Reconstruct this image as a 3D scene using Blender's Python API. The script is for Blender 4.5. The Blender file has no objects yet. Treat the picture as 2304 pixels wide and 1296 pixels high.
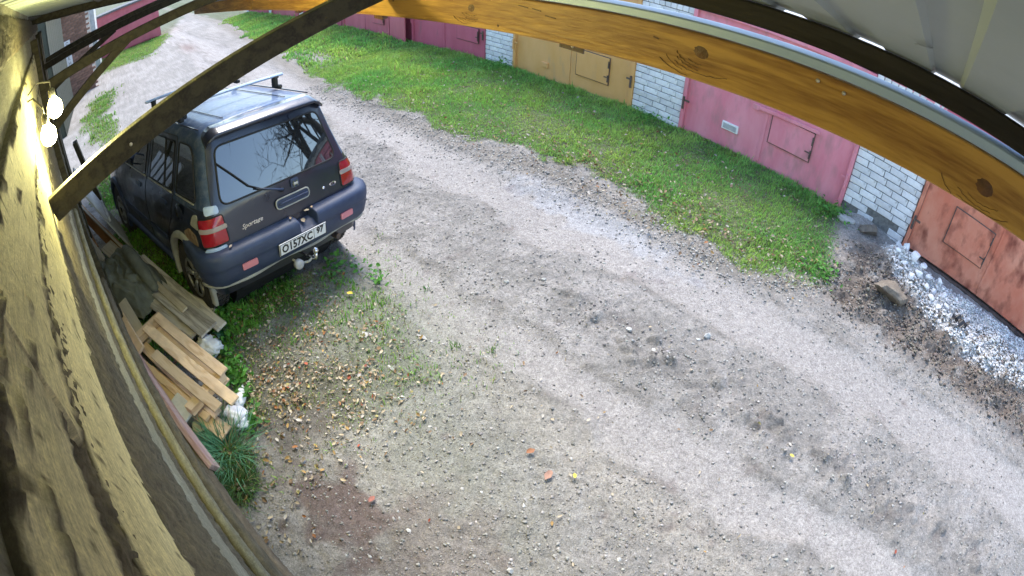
import bpy, bmesh, math, random
import numpy as np
from mathutils import Vector, Matrix
random.seed(7); rng = np.random.default_rng(11)
S = bpy.context.scene
COL = S.collection
PI = math.pi
R = math.radians

# ---------------------------------------------------------------- camera
CAMH = 2.983
cam = bpy.data.objects.new('camera', bpy.data.cameras.new('camera')); COL.objects.link(cam)
_M = np.array([[0.6672673, 0.02999075, -0.74421429], [-0.49231523, 0.76754825, -0.41048191], [0.55890972, 0.64028918, 0.52692475]])
_A = np.array([[1., 0, 0], [0, 0, 1], [0, -1, 0]])
_W = (_M @ _A).T
cam.matrix_world = Matrix.Translation((0, 0, CAMH)) @ Matrix(_W.tolist()).to_4x4()
cd = cam.data
cd.type = 'PANO'; cd.panorama_type = 'FISHEYE_LENS_POLYNOMIAL'      # wide security-camera lens with barrel distortion
cd.sensor_fit = 'HORIZONTAL'; cd.sensor_width = 36.0; cd.sensor_height = 20.25
cd.fisheye_fov = R(200)
cd.fisheye_polynomial_k0 = 0.0
cd.fisheye_polynomial_k1 = -0.800 * 0.064
cd.fisheye_polynomial_k2 = 0.0
cd.fisheye_polynomial_k3 = -0.05718 * 0.064 ** 3
cd.fisheye_polynomial_k4 = 0.0
cd.clip_start = 0.01; cd.clip_end = 900
S.camera = cam

# ---------------------------------------------------------------- light
SUN_EL, SUN_AZ = R(58), R(143)      # high veiled sun from beyond the garages
w = bpy.data.worlds.new('World'); S.world = w; w.use_nodes = True
nt = w.node_tree; bg = nt.nodes['Background']
sky = nt.nodes.new('ShaderNodeTexSky'); sky.sky_type = 'NISHITA'; sky.sun_disc = False
sky.sun_elevation = SUN_EL; sky.sun_rotation = PI / 2 - SUN_AZ; sky.air_density = 1.2; sky.dust_density = 0.5; sky.ozone_density = 1.0
nt.links.new(sky.outputs[0], bg.inputs[0]); bg.inputs[1].default_value = 0.13
sun = bpy.data.objects.new('sun', bpy.data.lights.new('sun', 'SUN')); COL.objects.link(sun)
sun.data.energy = 1.5; sun.data.angle = R(24); sun.data.color = (1.0, 0.92, 0.82)
sd = Vector((math.cos(SUN_EL) * math.cos(SUN_AZ), math.cos(SUN_EL) * math.sin(SUN_AZ), math.sin(SUN_EL)))
sun.rotation_euler = sd.to_track_quat('Z', 'Y').to_euler()
S.view_settings.view_transform = 'Standard'; S.view_settings.look = 'None'
S.view_settings.exposure = 1.9; S.view_settings.gamma = 1.0
S.render.engine = 'CYCLES'
S.cycles.use_denoising = True
S.cycles.use_adaptive_sampling = True; S.cycles.adaptive_threshold = 0.02
S.cycles.max_bounces = 6; S.cycles.sample_clamp_indirect = 4.0
try: S.cycles.denoiser = 'OPENIMAGEDENOISE'
except Exception: pass

# ---------------------------------------------------------------- mesh helpers
def setp(o, label=None, cat=None, group=None, kind=None):
    if label: o['label'] = label
    if cat: o['category'] = cat
    if group: o['group'] = group
    if kind: o['kind'] = kind
    return o
def thing(name, label, cat, loc=(0, 0, 0), rot=None, group=None):
    o = bpy.data.objects.new(name, None); COL.objects.link(o); o.location = loc
    o.empty_display_size = 0.1
    if rot is not None: o.rotation_euler = rot
    return setp(o, label, cat, group)
class MB:
    """collects vertices and faces in one mesh"""
    def __init__(s): s.v = []; s.f = []
    def add(s, vs, fs):
        n = len(s.v); s.v += [tuple(map(float, p)) for p in vs]; s.f += [tuple(n + i for i in f) for f in fs]; return s
    def box(s, c, d, rot=None, bev=0.0, jit=0.0):
        hx, hy, hz = d[0] / 2, d[1] / 2, d[2] / 2
        if bev <= 0:
            vs = [(x, y, z) for x in (-hx, hx) for y in (-hy, hy) for z in (-hz, hz)]
            fs = [(0, 1, 3, 2), (4, 6, 7, 5), (0, 4, 5, 1), (2, 3, 7, 6), (0, 2, 6, 4), (1, 5, 7, 3)]
        else:
            vs = []; b = bev
            for x in (-1, 1):
                for y in (-1, 1):
                    for z in (-1, 1):
                        vs += [(x * hx, y * (hy - b), z * (hz - b)), (x * (hx - b), y * hy, z * (hz - b)), (x * (hx - b), y * (hy - b), z * hz)]
            I = lambda x, y, z, k: ((x > 0) * 4 + (y > 0) * 2 + (z > 0)) * 3 + k
            fs = []
            for x in (-1, 1): fs.append(tuple(I(x, a, c_, 0) for a, c_ in ((-1, -1), (1, -1), (1, 1), (-1, 1))))
            for y in (-1, 1): fs.append(tuple(I(a, y, c_, 1) for a, c_ in ((-1, -1), (1, -1), (1, 1), (-1, 1))))
            for z in (-1, 1): fs.append(tuple(I(a, c_, z, 2) for a, c_ in ((-1, -1), (1, -1), (1, 1), (-1, 1))))
            for x in (-1, 1):
                for y in (-1, 1): fs.append((I(x, y, -1, 0), I(x, y, 1, 0), I(x, y, 1, 1), I(x, y, -1, 1)))
                for z in (-1, 1): fs.append((I(x, -1, z, 0), I(x, 1, z, 0), I(x, 1, z, 2), I(x, -1, z, 2)))
            for y in (-1, 1):
                for z in (-1, 1): fs.append((I(-1, y, z, 1), I(1, y, z, 1), I(1, y, z, 2), I(-1, y, z, 2)))
            for x in (-1, 1):
                for y in (-1, 1):
                    for z in (-1, 1): fs.append((I(x, y, z, 0), I(x, y, z, 1), I(x, y, z, 2)))
        if jit: vs = [tuple(a + random.uniform(-jit, jit) for a in p) for p in vs]
        m = rot if rot is not None else Matrix.Identity(3)
        c = Vector(c)
        return s.add([m @ Vector(p) + c for p in vs], fs)
    def tube(s, pts, r, n=8, cap=True):
        pts = [Vector(p) for p in pts]; rs = r if hasattr(r, '__len__') else [r] * len(pts)
        base = len(s.v); up = None
        for i, p in enumerate(pts):
            t = (pts[min(i + 1, len(pts) - 1)] - pts[max(i - 1, 0)]).normalized()
            if up is None: up = t.orthogonal().normalized()
            up = (up - t * up.dot(t)).normalized(); q = t.cross(up)
            for k in range(n):
                a = 2 * PI * k / n; s.v.append(tuple(p + (up * math.cos(a) + q * math.sin(a)) * rs[i]))
        for i in range(len(pts) - 1):
            for k in range(n):
                a, b = base + i * n + k, base + i * n + (k + 1) % n
                s.f.append((a, b, b + n, a + n))
        if cap:
            s.f.append(tuple(base + k for k in range(n))[::-1]); s.f.append(tuple(base + (len(pts) - 1) * n + k for k in range(n)))
        return s
    def lathe(s, prof, c, axis='Y', n=32):
        base = len(s.v)
        for k in range(n):
            a = 2 * PI * k / n; ca, sa = math.cos(a), math.sin(a)
            for (r, h) in prof:
                p = {'Y': (r * ca, h, r * sa), 'Z': (r * ca, r * sa, h), 'X': (h, r * ca, r * sa)}[axis]
                s.v.append((c[0] + p[0], c[1] + p[1], c[2] + p[2]))
        m = len(prof)
        for k in range(n):
            for i in range(m - 1):
                a = base + k * m + i; b = base + ((k + 1) % n) * m + i
                s.f.append((a, b, b + 1, a + 1))
        return s
    def prism(s, poly, y0, y1, axis='Y'):
        """polygon extruded between y0 and y1 along an axis"""
        def P(a, b, t): return {'Y': (a, t, b), 'X': (t, a, b), 'Z': (a, b, t)}[axis]
        n = len(poly); vs = [P(a, b, y0) for a, b in poly] + [P(a, b, y1) for a, b in poly]
        fs = [tuple(range(n)), tuple(range(2 * n - 1, n - 1, -1))] + [(i, (i + 1) % n, n + (i + 1) % n, n + i) for i in range(n)]
        return s.add(vs, fs)
    def build(s, name, mat, parent=None, smooth=False, loc=None, fix=True):
        me = bpy.data.meshes.new(name); me.from_pydata(s.v, [], s.f)
        if fix:
            bm = bmesh.new(); bm.from_mesh(me); bmesh.ops.recalc_face_normals(bm, faces=bm.faces); bm.to_mesh(me); bm.free()
        if smooth: me.shade_smooth()
        if mat: me.materials.append(mat)
        o = bpy.data.objects.new(name, me); COL.objects.link(o)
        if parent is not None: o.parent = parent
        if loc is not None: o.location = loc
        return o
def npmesh(name, V, F, mat, colors=None, parent=None, smooth=False, cname='Col'):
    """fast mesh from arrays; F is n x 3 or n x 4"""
    me = bpy.data.meshes.new(name); k = F.shape[1]
    me.vertices.add(len(V)); me.vertices.foreach_set('co', np.ascontiguousarray(V, dtype=np.float32).ravel())
    me.loops.add(F.size); me.loops.foreach_set('vertex_index', np.ascontiguousarray(F, dtype=np.int32).ravel())
    me.polygons.add(len(F)); me.polygons.foreach_set('loop_start', np.arange(0, F.size, k, dtype=np.int32))
    me.update(calc_edges=True); me.validate()
    if colors is not None:
        at = me.color_attributes.new(cname, 'FLOAT_COLOR', 'POINT')
        c = np.ones((len(V), 4), np.float32); c[:, :3] = colors; at.data.foreach_set('color', c.ravel())
    if smooth: me.shade_smooth()
    if mat: me.materials.append(mat)
    o = bpy.data.objects.new(name, me); COL.objects.link(o)
    if parent is not None: o.parent = parent
    return o
def scatter(pv, pf, pos, scale, rot, shear=None):
    """copies of a small shape: pos n x 3, scale n x 3, rot n x 3 x 3"""
    V = (pv[None] * scale[:, None, :]) @ np.transpose(rot, (0, 2, 1)) + pos[:, None, :]
    F = pf[None] + (np.arange(len(pos)) * len(pv))[:, None, None]
    return V.reshape(-1, 3), F.reshape(-1, pf.shape[1])
def rots(n, tilt=0.3):
    a = rng.uniform(0, 2 * PI, n); b = rng.normal(0, tilt, n); c = rng.normal(0, tilt, n)
    z, o = np.zeros(n), np.ones(n)
    Rz = np.stack([np.stack([np.cos(a), -np.sin(a), z], -1), np.stack([np.sin(a), np.cos(a), z], -1), np.stack([z, z, o], -1)], 1)
    Rx = np.stack([np.stack([o, z, z], -1), np.stack([z, np.cos(b), -np.sin(b)], -1), np.stack([z, np.sin(b), np.cos(b)], -1)], 1)
    Ry = np.stack([np.stack([np.cos(c), z, np.sin(c)], -1), np.stack([z, o, z], -1), np.stack([-np.sin(c), z, np.cos(c)], -1)], 1)
    return Rx @ Ry @ Rz

# ---------------------------------------------------------------- materials
def mat_new(name):
    m = bpy.data.materials.new(name); m.use_nodes = True
    return m, m.node_tree.nodes, m.node_tree.links, m.node_tree.nodes['Principled BSDF']
def mat(name, c1, c2=None, scale=8, rough=0.8, metal=0.0, bump=0.0, bscale=40, spec=0.5, coat=0.0, stretch=(1, 1, 1), detail=5, c3=None, s3=30, a3=(0.55, 0.68), obj_rand=0.0, dist=0.02):
    m, N, L, P = mat_new(name)
    P.inputs['Roughness'].default_value = rough; P.inputs['Metallic'].default_value = metal
    P.inputs['Specular IOR Level'].default_value = spec
    if coat: P.inputs['Coat Weight'].default_value = coat; P.inputs['Coat Roughness'].default_value = 0.04
    tc = N.new('ShaderNodeTexCoord'); mp = N.new('ShaderNodeMapping'); mp.inputs['Scale'].default_value = stretch
    L.new(tc.outputs['Object'], mp.inputs[0])
    out = None
    if c2 is None: P.inputs['Base Color'].default_value = (*c1, 1)
    if c2 is not None:
        n = N.new('ShaderNodeTexNoise'); n.inputs['Scale'].default_value = scale; n.inputs['Detail'].default_value = detail; n.inputs['Roughness'].default_value = 0.62
        L.new(mp.outputs[0], n.inputs['Vector'])
        r = N.new('ShaderNodeValToRGB'); r.color_ramp.elements[0].position = 0.36; r.color_ramp.elements[1].position = 0.64
        r.color_ramp.elements[0].color = (*c1, 1); r.color_ramp.elements[1].color = (*c2, 1)
        L.new(n.outputs[0], r.inputs[0]); out = r.outputs[0]
        if c3 is not None:
            n3 = N.new('ShaderNodeTexNoise'); n3.inputs['Scale'].default_value = s3; n3.inputs['Detail'].default_value = 6
            L.new(mp.outputs[0], n3.inputs['Vector'])
            r3 = N.new('ShaderNodeValToRGB'); r3.color_ramp.elements[0].position = a3[0]; r3.color_ramp.elements[1].position = a3[1]
            L.new(n3.outputs[0], r3.inputs[0])
            mx = N.new('ShaderNodeMix'); mx.data_type = 'RGBA'; L.new(r3.outputs[0], mx.inputs[0]); L.new(out, mx.inputs[6]); mx.inputs[7].default_value = (*c3, 1)
            out = mx.outputs[2]
        if obj_rand:
            oi = N.new('ShaderNodeObjectInfo'); mr = N.new('ShaderNodeMapRange'); mr.inputs[3].default_value = 1 - obj_rand; mr.inputs[4].default_value = 1 + obj_rand
            L.new(oi.outputs['Random'], mr.inputs[0]); mu = N.new('ShaderNodeMix'); mu.data_type = 'RGBA'; mu.blend_type = 'MULTIPLY'; mu.inputs[0].default_value = 1
            L.new(out, mu.inputs[6]); L.new(mr.outputs[0], mu.inputs[7]); out = mu.outputs[2]
        L.new(out, P.inputs['Base Color'])
    if bump:
        nb = N.new('ShaderNodeTexNoise'); nb.inputs['Scale'].default_value = bscale; nb.inputs['Detail'].default_value = 6; nb.inputs['Roughness'].default_value = 0.65
        L.new(mp.outputs[0], nb.inputs['Vector']); b = N.new('ShaderNodeBump'); b.inputs['Strength'].default_value = bump; b.inputs['Distance'].default_value = dist
        L.new(nb.outputs[0], b.inputs['Height']); L.new(b.outputs[0], P.inputs['Normal'])
    return m
def mat_attr(name, rough=0.9, bump=0.0, bscale=60, vary=0.35, vscale=90, dist=0.01, sub=0.0, spec=0.3):
    """base colour from the mesh's own colour attribute, broken up by fine noise"""
    m, N, L, P = mat_new(name)
    P.inputs['Roughness'].default_value = rough; P.inputs['Specular IOR Level'].default_value = spec
    a = N.new('ShaderNodeAttribute'); a.attribute_name = 'Col'
    tc = N.new('ShaderNodeTexCoord')
    n = N.new('ShaderNodeTexNoise'); n.inputs['Scale'].default_value = vscale; n.inputs['Detail'].default_value = 8; n.inputs['Roughness'].default_value = 0.75
    L.new(tc.outputs['Object'], n.inputs['Vector'])
    mr = N.new('ShaderNodeMapRange'); mr.inputs[1].default_value = 0.3; mr.inputs[2].default_value = 0.7; mr.inputs[3].default_value = 1 - vary; mr.inputs[4].default_value = 1 + vary
    L.new(n.outputs[0], mr.inputs[0])
    mu = N.new('ShaderNodeMix'); mu.data_type = 'RGBA'; mu.blend_type = 'MULTIPLY'; mu.inputs[0].default_value = 1
    L.new(a.outputs['Color'], mu.inputs[6]); L.new(mr.outputs[0], mu.inputs[7]); L.new(mu.outputs[2], P.inputs['Base Color'])
    if bump:
        nb = N.new('ShaderNodeTexNoise'); nb.inputs['Scale'].default_value = bscale; nb.inputs['Detail'].default_value = 8; nb.inputs['Roughness'].default_value = 0.7
        L.new(tc.outputs['Object'], nb.inputs['Vector']); b = N.new('ShaderNodeBump'); b.inputs['Strength'].default_value = bump; b.inputs['Distance'].default_value = dist
        L.new(nb.outputs[0], b.inputs['Height']); L.new(b.outputs[0], P.inputs['Normal'])
    if sub:
        tr = N.new('ShaderNodeBsdfTranslucent'); L.new(mu.outputs[2], tr.inputs['Color']); ms = N.new('ShaderNodeMixShader'); ms.inputs[0].default_value = sub
        L.new(P.outputs[0], ms.inputs[1]); L.new(tr.outputs[0], ms.inputs[2]); L.new(ms.outputs[0], N['Material Output'].inputs['Surface'])
    return m
def mat_wood(name, light, dark, axis='X', ring=26, rough=0.7, knots=True, wear=None, rnd=0.12, dist=0.004):
    """long grain with rings, fine fibre and a few knots, along a local axis"""
    m, N, L, P = mat_new(name); P.inputs['Roughness'].default_value = rough; P.inputs['Specular IOR Level'].default_value = 0.35
    tc = N.new('ShaderNodeTexCoord'); oi = N.new('ShaderNodeObjectInfo')
    ad = N.new('ShaderNodeVectorMath'); ad.operation = 'ADD'; sc = N.new('ShaderNodeVectorMath'); sc.operation = 'SCALE'; sc.inputs[0].default_value = (7, 11, 5)
    L.new(oi.outputs['Random'], sc.inputs['Scale']); L.new(tc.outputs['Object'], ad.inputs[0]); L.new(sc.outputs[0], ad.inputs[1])
    mp = N.new('ShaderNodeMapping'); sv = {'X': (0.09, 1, 1), 'Y': (1, 0.09, 1), 'Z': (1, 1, 0.09)}[axis]; mp.inputs['Scale'].default_value = sv
    L.new(ad.outputs[0], mp.inputs[0])
    # knots push the grain aside
    vo = N.new('ShaderNodeTexVoronoi'); vo.inputs['Scale'].default_value = 1.0
    mp2 = N.new('ShaderNodeMapping'); mp2.inputs['Scale'].default_value = tuple((2.2 if s == 0.09 else 7.5) for s in sv); L.new(ad.outputs[0], mp2.inputs[0]); L.new(mp2.outputs[0], vo.inputs['Vector'])
    kr = N.new('ShaderNodeMapRange'); kr.inputs[1].default_value = 0.02; kr.inputs[2].default_value = 0.42; kr.inputs[3].default_value = 1.0; kr.inputs[4].default_value = 0.0
    L.new(vo.outputs['Distance'], kr.inputs[0])
    n1 = N.new('ShaderNodeTexNoise'); n1.inputs['Scale'].default_value = 9; n1.inputs['Detail'].default_value = 3; L.new(mp.outputs[0], n1.inputs['Vector'])
    s1 = N.new('ShaderNodeMath'); s1.operation = 'MULTIPLY_ADD'; s1.inputs[1].default_value = 1.1 if knots else 0.0
    L.new(kr.outputs[0], s1.inputs[0]); L.new(n1.outputs[0], s1.inputs[2])
    s2 = N.new('ShaderNodeMath'); s2.operation = 'MULTIPLY'; s2.inputs[1].default_value = ring; L.new(s1.outputs[0], s2.inputs[0])
    si = N.new('ShaderNodeMath'); si.operation = 'SINE'; L.new(s2.outputs[0], si.inputs[0])
    n2 = N.new('ShaderNodeTexNoise'); n2.inputs['Scale'].default_value = 120; n2.inputs['Detail'].default_value = 4; L.new(mp.outputs[0], n2.inputs['Vector'])
    m1 = N.new('ShaderNodeMath'); m1.operation = 'MULTIPLY_ADD'; m1.inputs[1].default_value = 0.22; m1.inputs[2].default_value = 0.1; L.new(si.outputs[0], m1.inputs[0])
    m2 = N.new('ShaderNodeMath'); m2.operation = 'ADD'; L.new(m1.outputs[0], m2.inputs[0]); L.new(n2.outputs[0], m2.inputs[1])
    kc = N.new('ShaderNodeMapRange'); kc.inputs[1].default_value = 0.05; kc.inputs[2].default_value = 0.13; kc.inputs[3].default_value = 0.75 if knots else 0.0; kc.inputs[4].default_value = 0.0
    L.new(vo.outputs['Distance'], kc.inputs[0])
    m3 = N.new('ShaderNodeMath'); m3.operation = 'ADD'; L.new(m2.outputs[0], m3.inputs[0]); L.new(kc.outputs[0], m3.inputs[1])
    r = N.new('ShaderNodeValToRGB'); e = r.color_ramp.elements; e[0].position = 0.42; e[0].color = (*light, 1); e[1].position = 1.15; e[1].color = (*dark, 1)
    e[1].position = 1.0
    L.new(m3.outputs[0], r.inputs[0]); out = r.outputs[0]
    mr = N.new('ShaderNodeMapRange'); mr.inputs[3].default_value = 1 - rnd; mr.inputs[4].default_value = 1 + rnd; L.new(oi.outputs['Random'], mr.inputs[0])
    mu = N.new('ShaderNodeMix'); mu.data_type = 'RGBA'; mu.blend_type = 'MULTIPLY'; mu.inputs[0].default_value = 1; L.new(out, mu.inputs[6]); L.new(mr.outputs[0], mu.inputs[7]); out = mu.outputs[2]
    if wear is not None:
        nw = N.new('ShaderNodeTexNoise'); nw.inputs['Scale'].default_value = 4; nw.inputs['Detail'].default_value = 6; L.new(ad.outputs[0], nw.inputs['Vector'])
        rw = N.new('ShaderNodeValToRGB'); rw.color_ramp.elements[0].position = 0.48; rw.color_ramp.elements[1].position = 0.7; L.new(nw.outputs[0], rw.inputs[0])
        mw = N.new('ShaderNodeMix'); mw.data_type = 'RGBA'; L.new(rw.outputs[0], mw.inputs[0]); L.new(out, mw.inputs[6]); mw.inputs[7].default_value = (*wear, 1); out = mw.outputs[2]
    L.new(out, P.inputs['Base Color'])
    b = N.new('ShaderNodeBump'); b.inputs['Strength'].default_value = 0.5; b.inputs['Distance'].default_value = dist; L.new(m2.outputs[0], b.inputs['Height']); L.new(b.outputs[0], P.inputs['Normal'])
    return m
# ---------------------------------------------------------------- the ground
def _hash(ix, iy, s):
    n = (ix * 374761393 + iy * 668265263 + s * 974634777) & 0xFFFFFFFF
    n = ((n ^ (n >> 13)) * 1274126177) & 0xFFFFFFFF
    return ((n ^ (n >> 16)) & 0xFFFF) / 65535.0
def vnoise(x, y, s=0):
    ix = np.floor(x).astype(np.int64); iy = np.floor(y).astype(np.int64); fx = x - ix; fy = y - iy
    fx = fx * fx * (3 - 2 * fx); fy = fy * fy * (3 - 2 * fy)
    return (_hash(ix, iy, s) * (1 - fx) + _hash(ix + 1, iy, s) * fx) * (1 - fy) + (_hash(ix, iy + 1, s) * (1 - fx) + _hash(ix + 1, iy + 1, s) * fx) * fy
def fbm(x, y, f, o=4, s=0, g=0.5):
    a, t, r = 1.0, 0.0, 0.0
    for i in range(o):
        r = r + a * vnoise(x * f + 17.3 * i, y * f - 9.1 * i, s + i); t += a; a *= g; f *= 2.03
    return r / t
def sst(a, b, x):
    t = np.clip((x - a) / (b - a), 0, 1); return t * t * (3 - 2 * t)
def H0(x, y):
    x = np.asarray(x, float); y = np.asarray(y, float)
    b = np.interp(x, [-120, -30, -15, -8, -4, 5, 60], [-1.2, -0.55, -0.26, -0.12, -0.03, 0, 0.1])
    d = np.interp(y, [-3, -0.6, 0.3, 1.8, 3.0, 4.2, 5.6, 6.9, 9], [-0.04, -0.07, -0.11, -0.20, -0.16, -0.13, -0.06, 0, 0])
    k = np.interp(x, [-9, -5.5, -3.5, 0, 3], [0.6, 1.0, 1.0, 0.35, 0.2])
    return b + d * k
def ditch(x, y):
    """worn strip of turned soil in front of the rusty gate"""
    return sst(-0.9, -0.3, x) * sst(4.6, 5.1, y) * sst(6.9, 6.3, y)
def gravel_mask(x, y):
    yc = np.interp(x, [-0.3, 0.1, 0.6, 1.3, 2.4, 3.5], [6.55, 6.3, 6.15, 6.05, 6.2, 6.25]); hw = np.interp(x, [-0.3, 0.1, 0.7, 1.5, 2.4], [0.05, 0.3, 0.5, 0.62, 0.6])
    return sst(1.15, 0.8, np.abs(y - yc) / hw) * sst(-0.3, -0.05, x)
# grass: outline of the strip in front of the garages (x, y), and the patches by the car and the shed
ge_x = [-26, -22.5, -18, -15, -13, -9.0, -7.1, -5.3, -4.1, -2.7, -1.8, -0.9, -0.55, -0.3]
ge_y = [5.4, 5.1, 4.75, 4.5, 4.3, 3.95, 4.15, 4.3, 4.55, 4.55, 4.5, 4.85, 5.2, 6.4]
def grass_mask(x, y):
    n = fbm(x, y, 1.6, 3, 5) - 0.5; n2 = fbm(x, y, 5.5, 3, 9) - 0.5
    e = np.interp(x, ge_x, ge_y) + n * 0.75 + n2 * 0.35
    m = sst(-0.02, 0.22, y - e) * sst(-0.45, -0.75, x + (y - 5.2) * 0.25 + n * 0.3) * sst(7.0, 6.9, y)
    # bare footworn spot far left
    m = m * (1 - 0.85 * np.exp(-(((x + 12.3) / 1.3) ** 2 + ((y - 4.8) / 0.35) ** 2)))
    # around and under the parked car, thinning behind it
    c = sst(0.0, 0.3, 1.0 - (((x + 5.9) / 2.45) ** 2 + ((y - 0.35 + 0.12 * (x + 5)) / 1.35) ** 2) + n * 1.0)
    c2 = 0.30 * sst(0.35, 0.75, 1.15 - (((x + 3.4) / 1.15) ** 2 + ((y - 0.85) / 1.15) ** 2) + n * 2.2 + n2)
    # verge along the shed further back
    l = 0.9 * sst(0.3, 0.8, np.exp(-(((x + 16.5) / 3.0) ** 2 + ((y + 0.9 + .12 * (x + 16.5)) / 0.55) ** 2)) + n * .9) + 0.9 * sst(.3, .8, np.exp(-(((x + 9.0) / 1.7) ** 2 + ((y + .55) / .55) ** 2)) + n * .6) + .75 * sst(.35, .8, np.exp(-(((x + 13.2) / 1.9) ** 2 + ((y + .75) / .5) ** 2)) + n * .9)
    t = sst(0.0, 0.5, 1.0 - (((x + 2.45) / 0.34) ** 2 + ((y + 0.27) / 0.22) ** 2) + n2)
    t2 = 0.8 * sst(0.0, 0.5, 1.0 - (((x + 3.25) / 0.55) ** 2 + ((y - 0.14) / 0.13) ** 2) + n2)
    far = sst(-23, -25, x + n * 2) * sst(3.0, 2.4, y + .25 * (x + 28) + n) * 0.9
    return np.clip(np.maximum.reduce([m, c, c2, l, t, t2, far]), 0, 1)
def track_mask(x, y):
    """the smooth, packed wheel tracks"""
    y1 = 2.22 + 0.10 * np.sin(x * 0.5) + np.interp(x, [-14, -4, 3], [0.6, -0.15, 0.25]); y2 = 3.72 + 0.08 * np.sin(x * 0.6 + 1) + np.interp(x, [-14, -4, 3], [-0.4, 0.0, 0.35])
    n = (fbm(x, y, 1.5, 3, 21) - 0.5) * 0.5
    a = np.exp(-((y - y1 + n) / 0.25) ** 4); b = np.exp(-((y - y2 + n) / 0.40) ** 4)
    global _berm; _berm = np.exp(-((np.abs(y - y1 + n) - .27) / .05) ** 2) + np.exp(-((np.abs(y - y2 + n) - .43) / .06) ** 2)
    return np.clip(a + b, 0, 1), np.exp(-((y - 2.93 - 0.06 * np.sin(x * 0.9) + n * 0.5) / 0.2) ** 2)
def rough_mask(x, y):
    t, rid = track_mask(x, y)
    return np.clip(1 - 0.92 * t, 0.06, 1)
def H(x, y):
    h = H0(x, y); t, rid = track_mask(x, y); rg = rough_mask(x, y)
    near = sst(-16, -9, x)
    h = h - 0.035 * t + 0.012 * rid + .022 * _berm * fbm(x, y, 3, 2, 44)
    h = h + (fbm(x, y, 0.9, 2, 3) - 0.5) * 0.05 + (fbm(x, y, 4, 3, 13) - 0.5) * 0.022 * rg
    h = h + near * (fbm(x, y, 15, 3, 23, 0.6) - 0.5) * 0.034 * rg + near * (fbm(x, y, 30, 2, 27, 0.6) - 0.5) * 0.016 * np.clip(rg - .15, 0, 1)
    # clods on the ridge, turned soil
    h = h + near * rid * np.clip(fbm(x, y, 9, 3, 41) - 0.48, 0, 1) * 0.22 * sst(-3.4, -1.8, x)
    d = ditch(x, y); h = h + d * ((fbm(x, y, 6, 4, 51) - 0.42) * 0.24 - 0.01)
    h = h + 0.11 * np.exp(-(((x - 0.05) / 0.33) ** 2 + ((y - 5.55) / 0.3) ** 2))
    g = gravel_mask(x, y); h = h + g * (0.05 + (fbm(x, y, 12, 2, 61) - 0.5) * 0.05)
    h = h + 0.10 * np.exp(-(((x - 0.05) / 0.3) ** 2 + ((y - 6.5) / 0.28) ** 2)) + 0.10 * np.exp(-(((x + 0.65) / 0.33) ** 2 + ((y - 6.9) / 0.3) ** 2))
    return h
def lerp3(a, b, t): return a * (1 - t[..., None]) + np.array(b) * t[..., None]
def ground_color(x, y):
    n1 = fbm(x, y, 0.8, 4, 71); n2 = fbm(x, y, 6, 4, 75); n3 = fbm(x, y, 26, 3, 79)
    t, rid = track_mask(x, y)
    c = np.ones(x.shape + (3,)) * np.array([0.350, 0.328, 0.305])
    c = lerp3(c, (0.235, 0.222, 0.20), sst(0.40, 0.60, fbm(x, y, 3.2, 5, 76, .65)) * 0.55 * (1 - t))
    c = lerp3(c, (0.385, 0.358, 0.335), t * 0.85)
    c = lerp3(c, (0.42, 0.385, 0.33), np.exp(-((y - 1.75) / 0.22) ** 2) * 0.5 * sst(-4, -1.5, x))
    c = lerp3(c, (0.13, 0.12, 0.11), rid * 0.42 * sst(0.42, 0.62, n2) * (.4 + .6 * sst(-3.2, -1.6, x)))
    c = lerp3(c, (0.17, 0.155, 0.135), np.clip(_berm, 0, 1) * .45 * sst(.35, .6, n2))
    c = lerp3(c, (0.40, 0.40, 0.41), 0.8 * sst(0.3, 0.7, np.exp(-(((x + 3.1) / 1.4) ** 2 + ((y - 4.05) / 0.3) ** 2)) + (n2 - 0.5)))
    # algae-green film on the quiet middle, humus by the shed
    c = lerp3(c, (0.20, 0.235, 0.16), 0.5 * np.exp(-(((x + 3.0) / 0.9) ** 2 + ((y - 1.35) / 0.6) ** 2)) + 0.3 * np.exp(-(((x + 1.6) / 0.9) ** 2 + ((y - 1.0) / 0.6) ** 2)))
    c = lerp3(c, (0.135, 0.12, 0.10), 0.75 * sst(0.25, 0.75, np.exp(-(((x + 2.9) / 0.75) ** 2 + ((y - 0.45) / 0.5) ** 2)) + (n2 - 0.5)))
    c = lerp3(c, (0.16, 0.115, 0.105), 0.85 * sst(0.25, 0.75, np.exp(-(((x + 1.75) / 0.42) ** 2 + ((y - 0.25) / 0.3) ** 2)) + (n2 - 0.5) * 1.3))
    c = lerp3(c, (0.19, 0.155, 0.14), 0.5 * sst(0.3, 0.8, np.exp(-(((x + 1.2) / 0.5) ** 2 + ((y - 0.55) / 0.5) ** 2)) + (n2 - 0.5)))
    d = ditch(x, y); c = lerp3(c, (0.13, 0.10, 0.08), d * 0.85 * sst(0.3, 0.6, n2 + 0.1)); c = lerp3(c, (0.25, 0.205, 0.17), d * 0.6 * sst(0.5, 0.7, n3))
    g = gravel_mask(x, y); c = lerp3(c, (0.55, 0.54, 0.52), g * 0.9)
    gm = grass_mask(x, y); c = lerp3(c, (0.10, 0.12, 0.055), gm * 0.85)
    e = np.interp(x, ge_x, ge_y); dr = np.exp(-((y - e + 0.12) / 0.22) ** 2) * sst(-0.3, -0.8, x); c = lerp3(c, (0.24, 0.215, 0.18), dr * 0.75)
    c = c * (0.92 + 0.16 * n1)[..., None] * (0.78 + 0.44 * n3)[..., None]
    # puddle stain, far road
    c = lerp3(c, (0.22, 0.15, 0.13), 0.7 * np.exp(-(((x + 21.5) / 1.5) ** 2 + ((y - 2.9) / 0.25) ** 2)))
    return np.clip(c, 0.01, 0.8)
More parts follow.
